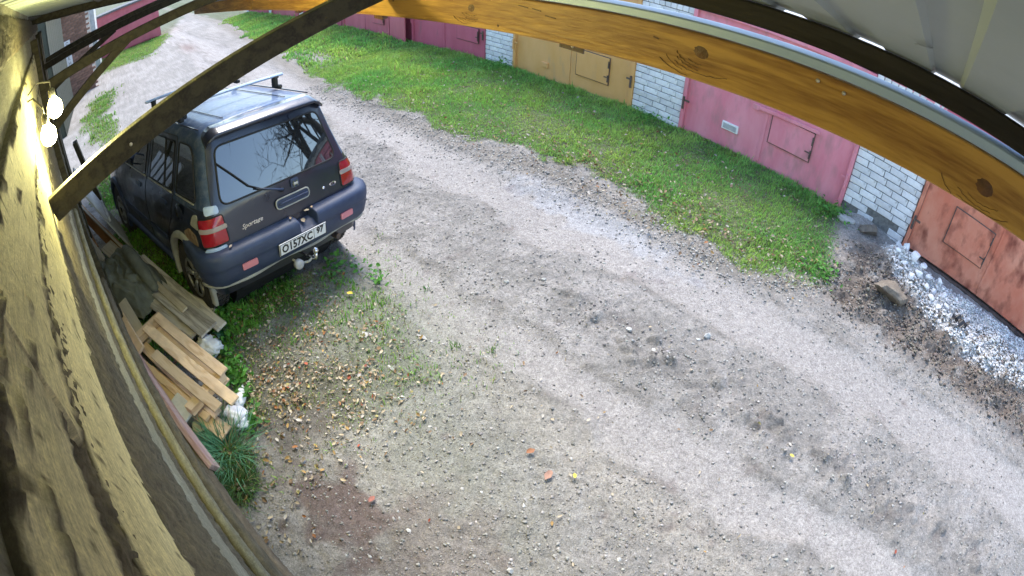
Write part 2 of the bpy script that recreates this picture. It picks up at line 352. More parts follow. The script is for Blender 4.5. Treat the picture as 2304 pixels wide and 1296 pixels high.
def axis_pts(lo, hi, step, far_lo, far_hi, g=1.16):
    a = list(np.arange(lo, hi + 1e-6, step)); s = step; x = lo; L_ = []
    while x > far_lo: s *= g; x -= s; L_.append(x)
    s = step; x = hi; R_ = []
    while x < far_hi: s *= g; x += s; R_.append(x)
    return np.array(L_[::-1] + a + R_)
gx = axis_pts(-9.5, 3.4, 0.019, -320, 320, 1.06); gy = axis_pts(-1.3, 6.98, 0.019, -320, 320, 1.12)
GX, GY = np.meshgrid(gx, gy, indexing='ij')
GZ = H(GX, GY)
nx_, ny_ = GX.shape
idx = np.arange(nx_ * ny_).reshape(nx_, ny_)
F = np.stack([idx[:-1, :-1], idx[1:, :-1], idx[1:, 1:], idx[:-1, 1:]], -1).reshape(-1, 4)
m_ground = mat_attr('dirt', rough=0.95, bump=1.0, bscale=110, vary=0.5, vscale=110, dist=0.016)
_N, _L = m_ground.node_tree.nodes, m_ground.node_tree.links; _P = _N['Principled BSDF']; _tc = _N.new('ShaderNodeTexCoord')
_n = _N.new('ShaderNodeTexNoise'); _n.inputs['Scale'].default_value = 42; _n.inputs['Detail'].default_value = 5; _n.inputs['Roughness'].default_value = .7; _L.new(_tc.outputs['Object'], _n.inputs['Vector'])
_r = _N.new('ShaderNodeMapRange'); _r.inputs[1].default_value = .34; _r.inputs[2].default_value = .66; _r.inputs[3].default_value = .70; _r.inputs[4].default_value = 1.22; _L.new(_n.outputs[0], _r.inputs[0])
_src = _P.inputs['Base Color'].links[0].from_socket; _m = _N.new('ShaderNodeMix'); _m.data_type = 'RGBA'; _m.blend_type = 'MULTIPLY'; _m.inputs[0].default_value = 1; _L.new(_src, _m.inputs[6]); _L.new(_r.outputs[0], _m.inputs[7]); _L.new(_m.outputs[2], _P.inputs['Base Color'])
ground = npmesh('ground', np.stack([GX, GY, GZ], -1).reshape(-1, 3), F, m_ground, ground_color(GX, GY).reshape(-1, 3), smooth=True)
setp(ground, 'rutted grey dirt lane between the shed and the row of garages', kind='structure')

# ---- pebbles and small stones (nobody could count them)
def rock_proto(seed, sub=1, rough=0.35, flat=0.6):
    bm = bmesh.new(); bmesh.ops.create_icosphere(bm, subdivisions=sub, radius=0.5)
    r_ = np.random.default_rng(seed); dirs = r_.normal(size=(7, 3)); dirs /= np.linalg.norm(dirs, axis=1)[:, None]; cut = r_.uniform(0.20, 0.37, 7)
    V = np.array([v.co[:] for v in bm.verts])
    for d, c_ in zip(dirs, cut):
        p = V @ d; V = V - np.clip(p - c_, 0, None)[:, None] * d[None] * 1.0
    V = V * (1 + r_.uniform(-rough, rough, len(V))[:, None] * 0.30); V[:, 2] *= flat
    Fc = np.array([[v.index for v in f.verts] for f in bm.faces]); bm.free(); return V, Fc
def stones(name, n, region, size, colf, label, keep=None, sub=1, seed=1, parent=None, lift=0.15, smooth=False):
    (x0, x1), (y0, y1) = region
    m_ = int(n * 6); x = rng.uniform(x0, x1, m_); y = rng.uniform(y0, y1, m_)
    if keep is not None:
        k = rng.uniform(size=m_) < keep(x, y); x, y = x[k], y[k]
    x, y = x[:n], y[:n]; n = len(x); Vs, Fs, Cs = [], [], []; off = 0
    for j in range(4):
        sel = np.arange(n) % 4 == j; k = sel.sum()
        if not k: continue
        pv, pf = rock_proto(seed * 10 + j, sub)
        s = size[0] * np.exp(rng.uniform(0, math.log(size[1] / size[0]), k) ** 1.0) ; s = size[0] + (size[1] - size[0]) * rng.uniform(size=k) ** 3
        sc = s[:, None] * rng.uniform(0.65, 1.25, (k, 3)); z = H(x[sel], y[sel]) + s * lift
        V, F_ = scatter(pv, pf, np.stack([x[sel], y[sel], z], -1), sc, rots(k, 0.35))
        c = colf(k); Cs.append(np.repeat(c, len(pv), 0)); Vs.append(V); Fs.append(F_ + off); off += len(V)
    o = npmesh(name, np.concatenate(Vs), np.concatenate(Fs), m_stone, np.concatenate(Cs), smooth=smooth)
    setp(o, label, kind='stuff'); return o
m_stone = mat_attr('stone', rough=0.9, bump=0.4, bscale=150, vary=0.25, vscale=60, dist=0.004)
def greys(lo, hi, tint=0.03, warm=(1, 0.96, 0.89)):
    return lambda k: (rng.uniform(lo, hi, (k, 1)) * np.array(warm) * rng.uniform(1 - tint, 1 + tint, (k, 3)))
road_keep = lambda x, y: (1 - grass_mask(x, y) * 0.9) * (0.12 + rough_mask(x, y) * fbm(x, y, 1.7, 3, 91) * 1.4) * (1 - gravel_mask(x, y))
stones('pebbles', 30000, ((-7, 3.4), (-0.7, 6.7)), (0.007, 0.034), greys(0.19, 0.40), 'small grey pebbles strewn over the rough parts of the dirt lane', road_keep, sub=1, seed=3)
near_keep = lambda x, y: road_keep(x, y) * sst(3.4, 1.2, y)
stones('pebbles', 15000, ((-3.6, 2.2), (-0.5, 3.6)), (0.005, 0.018), greys(0.15, 0.40), 'fine grit on the lane close to the shed', near_keep, sub=1, seed=4)
edge_keep = lambda x, y: np.exp(-((y - np.interp(x, ge_x, ge_y) + 0.15) / 0.28) ** 2) * sst(-0.2, -0.6, x)
stones('pebbles', 5000, ((-10, -0.2), (3.4, 5.6)), (0.012, 0.05), greys(0.22, 0.5), 'loose stones along the edge of the grass strip', edge_keep, sub=1, seed=5)
stones('soil_clods', 450, ((-2.2, 1.0), (2.5, 3.4)), (0.008, 0.036), greys(0.16, 0.34, 0.05, (1, .96, .92)), 'dark clods broken up on the ridge between the wheel tracks', lambda x, y: track_mask(x, y)[1] * sst(.42, .6, fbm(x, y, 2.2, 3, 97)) * sst(-3.4, -1.8, x), sub=1, seed=9, lift=.2)
stones('pebbles', 1500, ((-6, 3.0), (-0.4, 5.0)), (0.018, 0.045), greys(0.26, 0.5), 'larger loose pebbles on the dirt lane', road_keep, sub=1, seed=15, lift=.02)
stones('gravel', 12000, ((-0.3, 3.3), (5.3, 6.9)), (0.014, 0.06), greys(0.50, 0.80, 0.02, (1, 1, .99)), 'white broken brick rubble spread along the foot of the rusty gate', gravel_mask, sub=1, seed=6, lift=0.3)
stones('soil_clods', 6000, ((-1.0, 3.4), (4.5, 6.3)), (0.012, 0.07), greys(0.10, 0.26, 0.05, (1, 0.86, 0.72)), 'dark crumbly soil clods thrown up beside the rubble', lambda x, y: ditch(x, y) * (0.35 + 0.65 * sst(0.4, 0.6, fbm(x, y, 3, 3, 95))), sub=1, seed=8, lift=0.25)
# bigger stones one can pick out: each a thing
m_rock = mat('rock_light', (0.42, 0.42, 0.40), (0.58, 0.57, 0.54), 9, bump=0.5, bscale=30, dist=0.01, obj_rand=0.25)
m_rockd = mat('rock_brown', (0.14, 0.115, 0.09), (0.22, 0.185, 0.145), 9, bump=0.6, bscale=25, dist=0.02, obj_rand=0.15)
def rock(name, x, y, s, m, label=None, group=None, seed=1, sub=2, flat=0.6, rz=0.0, dz=0.1, cat='stone', smooth=False):
    pv, pf = rock_proto(seed, sub, 0.25, flat); mb = MB(); c, s_ = math.cos(rz), math.sin(rz)
    sx, sy, sz = (s if hasattr(s, '__len__') else (s, s * 0.8, s))
    mb.add([(p[0] * sx * c - p[1] * sy * s_, p[0] * sx * s_ + p[1] * sy * c, p[2] * sz) for p in pv], [tuple(map(int, f)) for f in pf])
    o = mb.build(name, m, smooth=smooth); o.location = (x, y, float(H(x, y)) + sz * dz)
    return setp(o, label, cat, group)
for (x, y, s, m, lab, sd_, fl) in [
    (-2.64, 2.87, 0.07, m_rock, 'white stone at the edge of the far wheel track, nearest the car', 1, .6),
    (-2.86, 2.62, 0.065, m_rock, 'pale round stone just left of the ridge between the tracks', 2, .8),
    (-1.39, 2.89, 0.06, m_rock, 'pale stone on the dark ridge halfway down the lane', 3, .6),
    (-1.68, 2.92, 0.065, m_rock, 'smooth oval pale stone resting on the ridge between the tracks', 4, .6),
    (-1.16, 3.37, 0.10, m_rock, 'largest pale stone beside the ridge, with a dark shadow', 5, .8),
    (-1.20, 3.29, 0.055, m_rock, 'small white stone touching the largest pale stone of the lane', 6, .8),
    (-2.77, 1.63, (0.14, 0.07, 0.05), m_rock, 'flat white stone chip lying in the green-tinged dirt', 7, .5),
    (-3.06, 1.25, (0.17, 0.12, 0.06), m_rock, 'flat beige stone slab among fallen leaves behind the car', 8, .4),
    (-2.61, 1.23, (0.12, 0.03, 0.03), m_rock, 'long narrow pale stone sliver on the open dirt', 9, .6),
    (-2.30, 1.12, 0.07, m_rock, 'angular tan stone half sunk in the dirt', 10, .5),
    (-1.37, 0.52, 0.05, m_rock, 'reddish white stone near the bottom edge on brown soil', 11, .7),
    (-0.78, 0.81, 0.055, m_rock, 'white stone low in the picture beside a pale chip', 12, .7),
    (-0.39, 1.33, 0.05, m_rock, 'rounded white pebble with a pink side low in the picture', 13, .7),
    (-1.08, 1.19, 0.04, m_rock, 'square pale stone alone on smooth dirt', 14, .6),
    (-1.33, 1.06, 0.035, m_rock, 'small square white stone on grey dirt', 15, .6)]:
    rock('stone', x, y, s, m, lab, 'loose stones lying on the lane', sd_, 1, fl, random.uniform(0, 3))
rock('boulder', 0.10, 5.45, (0.52, 0.40, 0.36), m_rockd, 'large rough brown boulder bedded in dug soil before the rubble', seed=31, sub=3, flat=.8, rz=0.3, dz=0.12)
rock('concrete_lump', -0.85, 6.62, (0.30, 0.22, 0.2), m_rock, 'grey-green broken concrete lump at the foot of the white brick pillar', seed=33, sub=2, flat=.7, dz=0.15)
rock('boulder', -0.5, 6.66, (0.36, 0.3, 0.26), m_rockd, 'dark clay-covered rock heaped against the base of the brick pillar', seed=35, sub=3, flat=.8, dz=0.1)
# large white rubble pieces at the head of the heap
k_ = 0
for (x, y, s) in [(0.10, 6.55, .17), (0.27, 6.45, .2), (0.42, 6.58, .14), (0.15, 6.32, .16), (0.38, 6.25, .17), (0.55, 6.38, .15), (0.30, 6.10, .15), (0.55, 6.15, .13), (0.68, 6.25, .13), (0.0, 6.40, .12), (0.72, 6.45, .12), (0.5, 5.95, .11),
                  (0.85, 6.3, .12), (0.66, 5.98, .12), (0.2, 6.68, .12), (-0.02, 6.72, .15), (0.92, 6.05, .11), (0.8, 5.85, .1), (1.05, 6.35, .1), (0.42, 6.42, .11)]:
    k_ += 1
    o = rock('rubble_block', x, y, s * random.uniform(.85, 1.05), m_rock, 'jagged chunk of white broken brick at the head of the rubble by the pillar', 'white rubble chunks piled by the brick pillar', 60 + k_, 2, .8, random.uniform(0, 3), 0.35, 'brick rubble')
    o.data.materials[0] = m_white_rubble if 'm_white_rubble' in globals() else m_rock
m_white_rubble = mat('rubble_white', (0.70, 0.71, 0.72), (0.84, 0.85, 0.86), 9, bump=0.5, bscale=30, dist=0.01)
for o in COL.objects:
    if o.name.startswith('rubble_block'): o.data.materials[0] = m_white_rubble
# rag of dark sheet among the rubble
mb = MB(); vs = []; 
for i in range(9):
    for j in range(7):
        a, b_ = i / 8 - .5, j / 6 - .5; vs.append((1.12 + a * 0.24 + b_ * .04, 5.72 + b_ * 0.14, 0.06 + float(H(1.12, 5.72)) + 0.05 * math.sin(a * 9) * math.cos(b_ * 7) + .02))
mb.add(vs, [(i * 7 + j, i * 7 + j + 1, (i + 1) * 7 + j + 1, (i + 1) * 7 + j) for i in range(8) for j in range(6)])
m_rag = mat('black_film', (0.02, 0.02, 0.022), rough=0.45)
setp(mb.build('plastic_scrap', m_rag, smooth=True), 'crumpled black plastic scrap lying on the white rubble', 'plastic scrap')

# ---- fallen leaves
lf = np.array([[0, -.5, 0], [.3, -.12, .06], [.22, .3, .10], [0, .5, .04], [-.22, .3, .10], [-.3, -.12, .06], [0, 0, -.02]])
lff = np.array([[0, 1, 6], [1, 2, 6], [2, 3, 6], [3, 4, 6], [4, 5, 6], [5, 0, 6]])
m_leaf = mat_attr('leaf', rough=0.65, vary=0.2, vscale=40)
leafcols = np.array([[.42, .27, .10], [.38, .17, .07], [.30, .20, .12], [.44, .36, .24], [.22, .14, .08], [.52, .44, .32], [.36, .09, .05], [.42, .37, .14], [.50, .46, .40]])
def leaves(n, region, keep, size, label, wts=None, lift=0.012, tilt=0.35):
    (x0, x1), (y0, y1) = region; x = rng.uniform(x0, x1, n * 8); y = rng.uniform(y0, y1, n * 8); k = rng.uniform(size=n * 8) < keep(x, y); x, y = x[k][:n], y[k][:n]; n = len(x)
    s = rng.uniform(size[0], size[1], n); sc = s[:, None] * np.stack([rng.uniform(.5, 1.2, n), np.ones(n), rng.uniform(.4, 4.0, n)], -1)
    V, F_ = scatter(lf, lff, np.stack([x, y, H(x, y) + lift + rng.uniform(0, .012, n)], -1), sc, rots(n, tilt))
    c = leafcols[rng.choice(len(leafcols), n, p=wts)] * rng.uniform(.6, 1.15, (n, 1)) * (.72 if 'grass strip' in label else 1)
    return setp(npmesh('fallen_leaves', V, F_, m_leaf, np.repeat(c, 7, 0)), label, kind='stuff')
w1 = [.08, .05, .16, .26, .10, .24, .02, .04, .16]; w1 = [a / sum(w1) for a in w1]
leaves(1700, ((-4.9, -1.9), (-0.35, 2.0)), lambda x, y: 0.95 * np.exp(-(((x + 3.15) / .85) ** 2 + ((y - .62) / .62) ** 2)) * (0.25 + sst(.35, .6, fbm(x, y, 3, 3, 101))), (.014, .046), 'dry tan and orange leaves strewn behind the parked car', w1)
leaves(1300, ((-10, -0.6), (3.9, 6.6)), lambda x, y: np.exp(-((y - np.interp(x, ge_x, ge_y) - .25) / .45) ** 2) * sst(-7, -3.0, x) * .8 + .12 * grass_mask(x, y), (.028, .058), 'yellow and brown leaves caught in the roadside grass strip', w1, lift=.05)
leaves(110, ((-2.4, 1.5), (0.2, 3.2)), lambda x, y: x * 0 + .5, (.02, .042), 'a few stray leaves scattered over the open dirt', w1)
leaves(160, ((-9, -4), (-1, 1.6)), lambda x, y: x * 0 + .5, (.03, .055), 'stray leaves in the grass beside the car', w1, lift=.05)
leaves(140, ((-3.0, -1.6), (-0.5, 0.4)), lambda x, y: x * 0 + .5, (.03, .055), 'curled leaves around the grass tuft by the shed', w1)
for (x, y, s, c, lab) in [(-1.36, 1.51, .07, (.30, .13, .06), 'curled rust-brown leaf alone on the open dirt'), (-1.14, 1.46, .085, (.38, .22, .16), 'faded reddish leaf lying flat beside the curled one'), (-1.02, 1.58, .045, (.7, .55, .08), 'small bright yellow leaf at the end of the leaf trio'), (0.06, 2.78, .045, (.7, .55, .1), 'single yellow leaf in the near wheel track'), (-1.68, .46, .06, (.33, .13, .10), 'dull red leaf on brown soil near the shed'), (-3.62, 1.42, .07, (.8, .62, .1), 'yellow leaf directly below the tow bar of the car')]:
    a = random.uniform(0, 6); V = (lf * np.array([s, s, s * 1.6])); V = np.stack([V[:, 0] * math.cos(a) - V[:, 1] * math.sin(a), V[:, 0] * math.sin(a) + V[:, 1] * math.cos(a), V[:, 2]], -1) + np.array([x, y, float(H(x, y)) + .03])
    setp(npmesh('leaf', V, lff, m_leaf, np.repeat(np.array([c]), 7, 0)), lab, 'leaf')

# ---- grass
m_grass = mat_attr('grass_blade', rough=0.6, vary=0.1, vscale=6, spec=0.25, sub=.4)
def grass(name, n, region, keep, hgt, label, col, bend=.55, width=.0035, tall=None, mask_h=True):
    (x0, x1), (y0, y1) = region; x = rng.uniform(x0, x1, n * 6); y = rng.uniform(y0, y1, n * 6)
    k = rng.uniform(size=n * 6) < keep(x, y); x, y = x[k][:n], y[k][:n]; n = len(x)
    h = rng.uniform(hgt[0], hgt[1], n) * (.35 + 1.1 * fbm(x, y, 2.2, 3, 111)) * np.where(rng.uniform(size=n) < .03, 1.9, 1.0)
    if tall is not None: h = h * tall(x, y)
    # blades lean together in tufts
    a = rng.uniform(0, 2 * PI, n) * .6 + 9 * fbm(x, y, 6, 2, 115); b = bend * rng.uniform(.3, 1.3, n); wd = width * rng.uniform(.7, 1.5, n) * (h / .06) ** .4
    dx, dy = np.cos(a), np.sin(a); px, py = -dy, dx; z = H(x, y) - .006
    V = np.zeros((n, 5, 3))
    for i, (t, ww) in enumerate(((0, 1), (0, -1), (.55, .8), (.55, -.8), (1, 0))):
        off = h * b * t * t; V[:, i, 0] = x + dx * off + px * wd * ww; V[:, i, 1] = y + dy * off + py * wd * ww; V[:, i, 2] = z + h * t * (1 - .35 * b * t)
    f = np.array([[0, 1, 3], [0, 3, 2], [2, 3, 4]]); F_ = (f[None] + (np.arange(n) * 5)[:, None, None]).reshape(-1, 3)
    c = col(x, y, n); c = np.repeat(c[:, None, :], 5, 1); c = c * np.array([.75, .75, 1.0, 1.0, 1.25])[None, :, None]  # self-shadow put into the blade colour, darker towards the root
    return setp(npmesh(name, V.reshape(-1, 3), F_, m_grass, c.reshape(-1, 3)), label, kind='stuff')
def gcol(c1, c2, dry=.1):
    def f(x, y, n):
        t = np.clip(fbm(x, y, 1.3, 3, 121) * 1.6 - .3 + rng.normal(0, .15, n), 0, 1)[:, None]; c = np.array(c1) * (1 - t) + np.array(c2) * t
        d = (rng.uniform(size=n) < dry)[:, None]; c = np.where(d, np.array([.33, .29, .13]), c); return c * rng.uniform(.7, 1.25, (n, 1))
    return f
G1 = (.19, .47, .11); G2 = (.40, .58, .13)
strip = lambda x, y: grass_mask(x, y) * (y > 3.3)
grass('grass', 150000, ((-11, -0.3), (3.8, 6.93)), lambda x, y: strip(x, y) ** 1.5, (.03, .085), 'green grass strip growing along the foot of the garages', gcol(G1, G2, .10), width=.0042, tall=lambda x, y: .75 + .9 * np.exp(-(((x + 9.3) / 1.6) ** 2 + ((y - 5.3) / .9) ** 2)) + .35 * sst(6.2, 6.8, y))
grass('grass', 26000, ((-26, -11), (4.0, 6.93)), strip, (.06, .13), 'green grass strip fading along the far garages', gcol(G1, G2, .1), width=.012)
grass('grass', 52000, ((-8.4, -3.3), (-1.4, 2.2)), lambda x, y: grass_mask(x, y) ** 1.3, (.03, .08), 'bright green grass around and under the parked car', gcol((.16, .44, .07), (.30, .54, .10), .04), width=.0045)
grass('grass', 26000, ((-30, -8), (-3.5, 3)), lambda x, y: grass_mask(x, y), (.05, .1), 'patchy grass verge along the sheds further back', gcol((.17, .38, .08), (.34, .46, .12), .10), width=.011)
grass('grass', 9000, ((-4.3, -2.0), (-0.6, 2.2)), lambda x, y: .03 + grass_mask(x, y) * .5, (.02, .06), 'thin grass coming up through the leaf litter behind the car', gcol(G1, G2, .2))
def tuft(x, y, n, h, r_, label, c=(.07, .2, .09), name='grass_tuft', bend=.9, wid=.004, spread=1.0):
    px = x + rng.normal(0, r_ * .5, n); py = y + rng.normal(0, r_ * .5, n); a = np.arctan2(py - y, px - x) + rng.normal(0, .5, n); hh = h * rng.uniform(.5, 1.15, n); b = bend * rng.uniform(.4, 1.3, n)
    V = np.zeros((n, 7, 3)); dx, dy = np.cos(a), np.sin(a); wd = wid * rng.uniform(.6, 1.3, n); z = H(px, py) - .01
    for i, (t, ww) in enumerate(((0, 1), (0, -1), (.35, .9), (.35, -.9), (.7, .6), (.7, -.6), (1, 0))):
        off = hh * b * t ** 1.8 * spread; V[:, i, 0] = px + dx * off - dy * wd * ww; V[:, i, 1] = py + dy * off + dx * wd * ww; V[:, i, 2] = z + hh * t * (1 - .42 * b * t)
    f = np.array([[0, 1, 3], [0, 3, 2], [2, 3, 5], [2, 5, 4], [4, 5, 6]]); F_ = (f[None] + (np.arange(n) * 7)[:, None, None]).reshape(-1, 3)
    cc = np.array(c)[None] * rng.uniform(.6, 1.5, (n, 1)); d = (rng.uniform(size=n) < .08)[:, None]; cc = np.where(d, np.array([.4, .36, .2]), cc)
    return setp(npmesh(name, V.reshape(-1, 3), F_, m_grass, np.repeat(cc, 7, 0)), label, kind='stuff')
tuft(-2.62, -.24, 420, .26, .2, 'long blue-green grass tuft between the shed wall and the lane', (.17, .40, .24))
tuft(-2.30, -.30, 260, .17, .18, 'shorter mixed grass tuft right of the long blue-green one', (.10, .2, .07))
tuft(-2.53, 1.78, 40, .06, .05, 'tiny green grass tuft alone left of the near track', (.1, .25, .04), bend=.6)
tuft(-2.32, 1.98, 34, .05, .05, 'tiny green grass tuft alone beside the near track', (.1, .25, .04), bend=.6)
tuft(-3.3, 2.05, 24, .05, .05, 'tiny grass sprig in the open dirt behind the car', (.08, .22, .06), bend=.6)
# broad-leaved weeds
def weed(x, y, n, r_, h, label, c=(.10, .28, .05), ls=.045):
    px = x + rng.normal(0, r_ * .55, n); py = y + rng.normal(0, r_ * .55, n); pz = H(px, py) + rng.uniform(.01, h, n)
    s = ls * rng.uniform(.6, 1.3, n); V, F_ = scatter(lf, lff, np.stack([px, py, pz], -1), s[:, None] * np.array([[1.1, 1.2, 1.5]]), rots(n, .5))
    cc = np.array(c)[None] * rng.uniform(.55, 1.5, (n, 1))
    return setp(npmesh('weeds', V, F_, m_leaf2, np.repeat(cc, 7, 0)), label, kind='stuff')
m_leaf2 = mat_attr('weed_leaf', rough=0.55, vary=0.15, vscale=30, sub=.35)
for (x, y, n, r_, h_, lab) in [(-3.72, .13, 90, .14, .12, 'leafy green weed behind the left rear wheel of the car'), (-3.25, .12, 80, .12, .1, 'leafy weed between the pallet end and the leaf litter'), (-3.45, .1, 90, .16, .12, 'low green weed beside the crumpled white bag'), (-3.02, .07, 50, .1, .1, 'small weed at the lower end of the pallet slats'),
                               (-4.0, .22, 110, .16, .14, 'dense weed under the bumper corner nearest the shed'), (-5.0, -.12, 150, .3, .14, 'broad weed patch between old boards and the car'), (-4.5, .0, 90, .2, .12, 'dark weed beside the rear wheel of the car'), (-6.1, -.75, 160, .35, .1, 'bright weed patch near the front wheel of the car'), (-4.05, 1.55, 70, .18, .1, 'leafy weed under the right part of the bumper'), (-3.7, 1.75, 40, .12, .1, 'single weed sprig behind the right rear wheel'), (-2.75, .04, 40, .1, .07, 'small weed beside the white crumpled paper'),
                               (-1.1, 6.62, 120, .25, .12, 'green weed at the foot of the pink gate corner'), (-7.75, 6.75, 120, .28, .2, 'grey-green weed growing against the second brick pillar'), (-4.3, 6.72, 110, .3, .15, 'weed patch against the brick pillar of the yellow gate'), (-.75, 5.2, 110, .22, .08, 'green weed at the near tip of the grass strip')]:
    weed(x, y, n, r_, h_, lab)
# ---------------------------------------------------------------- row of garages across the lane
GY0 = 6.935
m_brick = mat('white_brick', (0.66, 0.67, 0.69), (0.78, 0.79, 0.80), 12, rough=0.9, bump=0.35, bscale=60, dist=0.006, c3=(0.44, 0.44, 0.42), s3=14, a3=(0.60, 0.75), obj_rand=0.13)
m_mortar = mat('mortar', (0.13, 0.13, 0.125), (0.22, 0.22, 0.21), 20, rough=0.95, bump=0.5, bscale=80)
m_conc = mat('concrete', (0.42, 0.42, 0.42), (0.58, 0.58, 0.58), 6, rough=0.9, bump=0.5, bscale=30)
m_felt = mat('roofing_felt', (0.10, 0.10, 0.105), (0.19, 0.19, 0.2), 9, rough=0.9, bump=0.4)
def paint(name, c, dirt, fade, s=3, amt=(.5, .72), b=.15, rough=.55, stretch=(1, 1, .35)):
    return mat(name, c, fade, s, rough=rough, bump=b, bscale=22, stretch=stretch, c3=dirt, s3=7, a3=amt, dist=.006, spec=.4)
m_pink = paint('pink_paint', (.70, .22, .28), (.50, .22, .24), (.76, .30, .36), amt=(.5, .75), b=.3)
m_red = paint('crimson_paint', (.46, .10, .15), (.36, .12, .15), (.52, .13, .19), amt=(.6, .78))
m_redf = paint('pale_red_paint', (.50, .13, .16), (.40, .17, .18), (.56, .16, .20), amt=(.6, .78))
m_yel = paint('ochre_paint', (.66, .36, .12), (.55, .34, .17), (.70, .40, .16), amt=(.6, .8))
m_rust = paint('rusty_red_paint', (.56, .17, .10), (.20, .05, .03), (.66, .29, .19), s=2.2, amt=(.50, .74), b=.4, rough=.75, stretch=(.8, 1, .5))
m_iron = mat('dark_iron', (.07, .05, .045), (.14, .10, .08), 12, rough=.7, bump=.3, bscale=50)
m_white = mat('white_paint', (.8, .8, .8), rough=.7)
m_grey = mat('grey_metal', (.35, .36, .38), (.5, .5, .5), 10, rough=.5)

brick_me = {}
def brick_mesh(k, L_, Hh, D):
    key = (k, round(L_, 3), round(Hh, 3))
    if key not in brick_me:
        mb = MB(); mb.box((0, 0, 0), (L_, D, Hh), bev=.006, jit=.0025); o = mb.build('brick', m_brick); brick_me[key] = o.data; bpy.data.objects.remove(o)
    return brick_me[key]
def add_brick(parent, x, z, L_, Hh, proud, k=0):
    o = bpy.data.objects.new('brick', brick_mesh(k, L_, Hh, .12)); COL.objects.link(o); o.parent = parent
    o.location = (x, GY0 + .06 - proud, z); o.rotation_euler = (random.uniform(-.01, .01), random.uniform(-.012, .012), random.uniform(-.012, .012)); return o
def pillar(x0, x1, parent, z1=1.8, soldier=True, hole=None):
    mb = MB(); mb.box(((x0 + x1) / 2, GY0 + .13, z1 / 2 - .25), (x1 - x0 - .004, .24, z1 + .98)); mb.build('mortar_core', m_mortar, parent)
    W = x1 - x0; r = 0
    z = -.36
    while z < z1 - .01:
        off = [0, .13, 0, .065][r % 4]; x = x0 - off
        while x < x1 - .02:
            a = max(x, x0 + .004); b_ = min(x + .25, x1 - .004)
            if b_ - a > .04:
                if not (hole and hole(a, b_, z)): add_brick(parent, (a + b_) / 2, z + .044, round(b_ - a, 2), .088, .008 + random.uniform(-.003, .004), k=random.randint(0, 3))
            x += .26
        z += .0995; r += 1
    n = int(W / .1)
    for i in range(n):
        if soldier: add_brick(parent, x0 + (i + .5) * W / n, z + .122, round(W / n - .012, 3), .245, .01 + random.uniform(-.003, .004), k=random.randint(0, 2))
def gate(parent, x0, x1, m, seam, zt=1.98, zb=.02, hatch=None, vent=None, dz=0.0, name='gate'):
    """two sheet-steel leaves in an angle frame, hinges, a small hatch door"""
    f = MB()
    for xx in (x0 + .03, x1 - .03): f.box((xx, GY0 + .0, (zt + zb) / 2), (.06, .07, zt - zb), bev=.004)
    f.box(((x0 + x1) / 2, GY0, zt - .03), (x1 - x0 - .122, .066, .06), bev=.004)
    f.build('gate_frame', m, parent)
    for a, b_ in ((x0 + .066, seam - .004), (seam + .004, x1 - .066)):
        g = MB(); nx = 14; nz = 12; zt2 = zt - .065; vs = []
        for i in range(nx + 1):
            for j in range(nz + 1):
                u, v = i / nx, j / nz; wv = .006 * math.sin(u * 7 + a * 3) * math.sin(v * 5 + 1) * (0 < i < nx) * (0 < j < nz)
                vs.append((a + (b_ - a) * u, GY0 + .02 + wv, zb + .02 + (zt2 - zb - .02) * v))
        g.add(vs, [(i * (nz + 1) + j, (i + 1) * (nz + 1) + j, (i + 1) * (nz + 1) + j + 1, i * (nz + 1) + j + 1) for i in range(nx) for j in range(nz)])
        for xx in (a + .004, b_ - .004): g.box((xx, GY0 + .024, (zb + zt2) / 2 + .01), (.008, .03, zt2 - zb - .03))
        for zz in (zb + .024, zt2 - .004): g.box(((a + b_) / 2, GY0 + .024, zz), (b_ - a - .018, .028, .008))
        g.build('gate_leaf', m, parent, smooth=False)
    s = MB(); s.box((seam, GY0 + .012, (zt + zb) / 2), (.045, .008, zt - zb - .16)); s.build('cover_strip', m, parent)
    for xx, sg in ((x0 + .035, 1), (x1 - .035, -1)):
        for zz in (.42, 1.55):
            h_ = MB(); h_.tube([(xx, GY0 - .055, zz - .1), (xx, GY0 - .055, zz + .1)], .018, 8); h_.box((xx + sg * .05, GY0 - .043, zz + .04), (.09, .008, .03)); h_.build('hinge', m_iron if random.random() < .6 else m, parent)
    if hatch:
        hx0, hx1, hz0, hz1 = hatch
        d = MB(); d.box(((hx0 + hx1) / 2, GY0 + .002, (hz0 + hz1) / 2), (hx1 - hx0, .022, hz1 - hz0), bev=.003)
        dd = d.build('hatch_door', m, parent)
        g = MB(); t = .014
        for q in (((hx0 + hx1) / 2, hz0 - .005, hx1 - hx0 + .03, t), ((hx0 + hx1) / 2, hz1 + .005, hx1 - hx0 + .03, t), (hx0 - .007, (hz0 + hz1) / 2, t, hz1 - hz0 - .012), (hx1 + .007, (hz0 + hz1) / 2, t, hz1 - hz0 - .012)):
            g.box((q[0], GY0 + .006, q[1]), (q[2], .012, q[3]))
        g.build('hatch_seam', m_iron, dd)
        h_ = MB(); h_.tube([(hx1 + .0, GY0 - .02, hz0 + .05), (hx1 + .0, GY0 - .02, hz0 + .17)], .012, 6); h_.box((hx1 - .04, GY0 - .012, hz0 + .13), (.09, .006, .018)); h_.build('hinge', m_iron, dd)
        h_ = MB(); h_.tube([(hx1 + .0, GY0 - .02, hz1 - .17), (hx1 + .0, GY0 - .02, hz1 - .05)], .012, 6); h_.build('hinge', m_iron, dd)
    if vent:
        vx, vz, vw, vh, vm = vent; v = MB(); v.box((vx, GY0 + .004, vz), (vw, .03, vh), bev=.004); vo = v.build('vent_plate', vm, parent)
        q = MB(); q.box((vx, GY0 - .014, vz), (vw - .05, .006, vh - .045)); q.build('vent_grille', m_grey if vm is not m_yel else m_yel, vo)
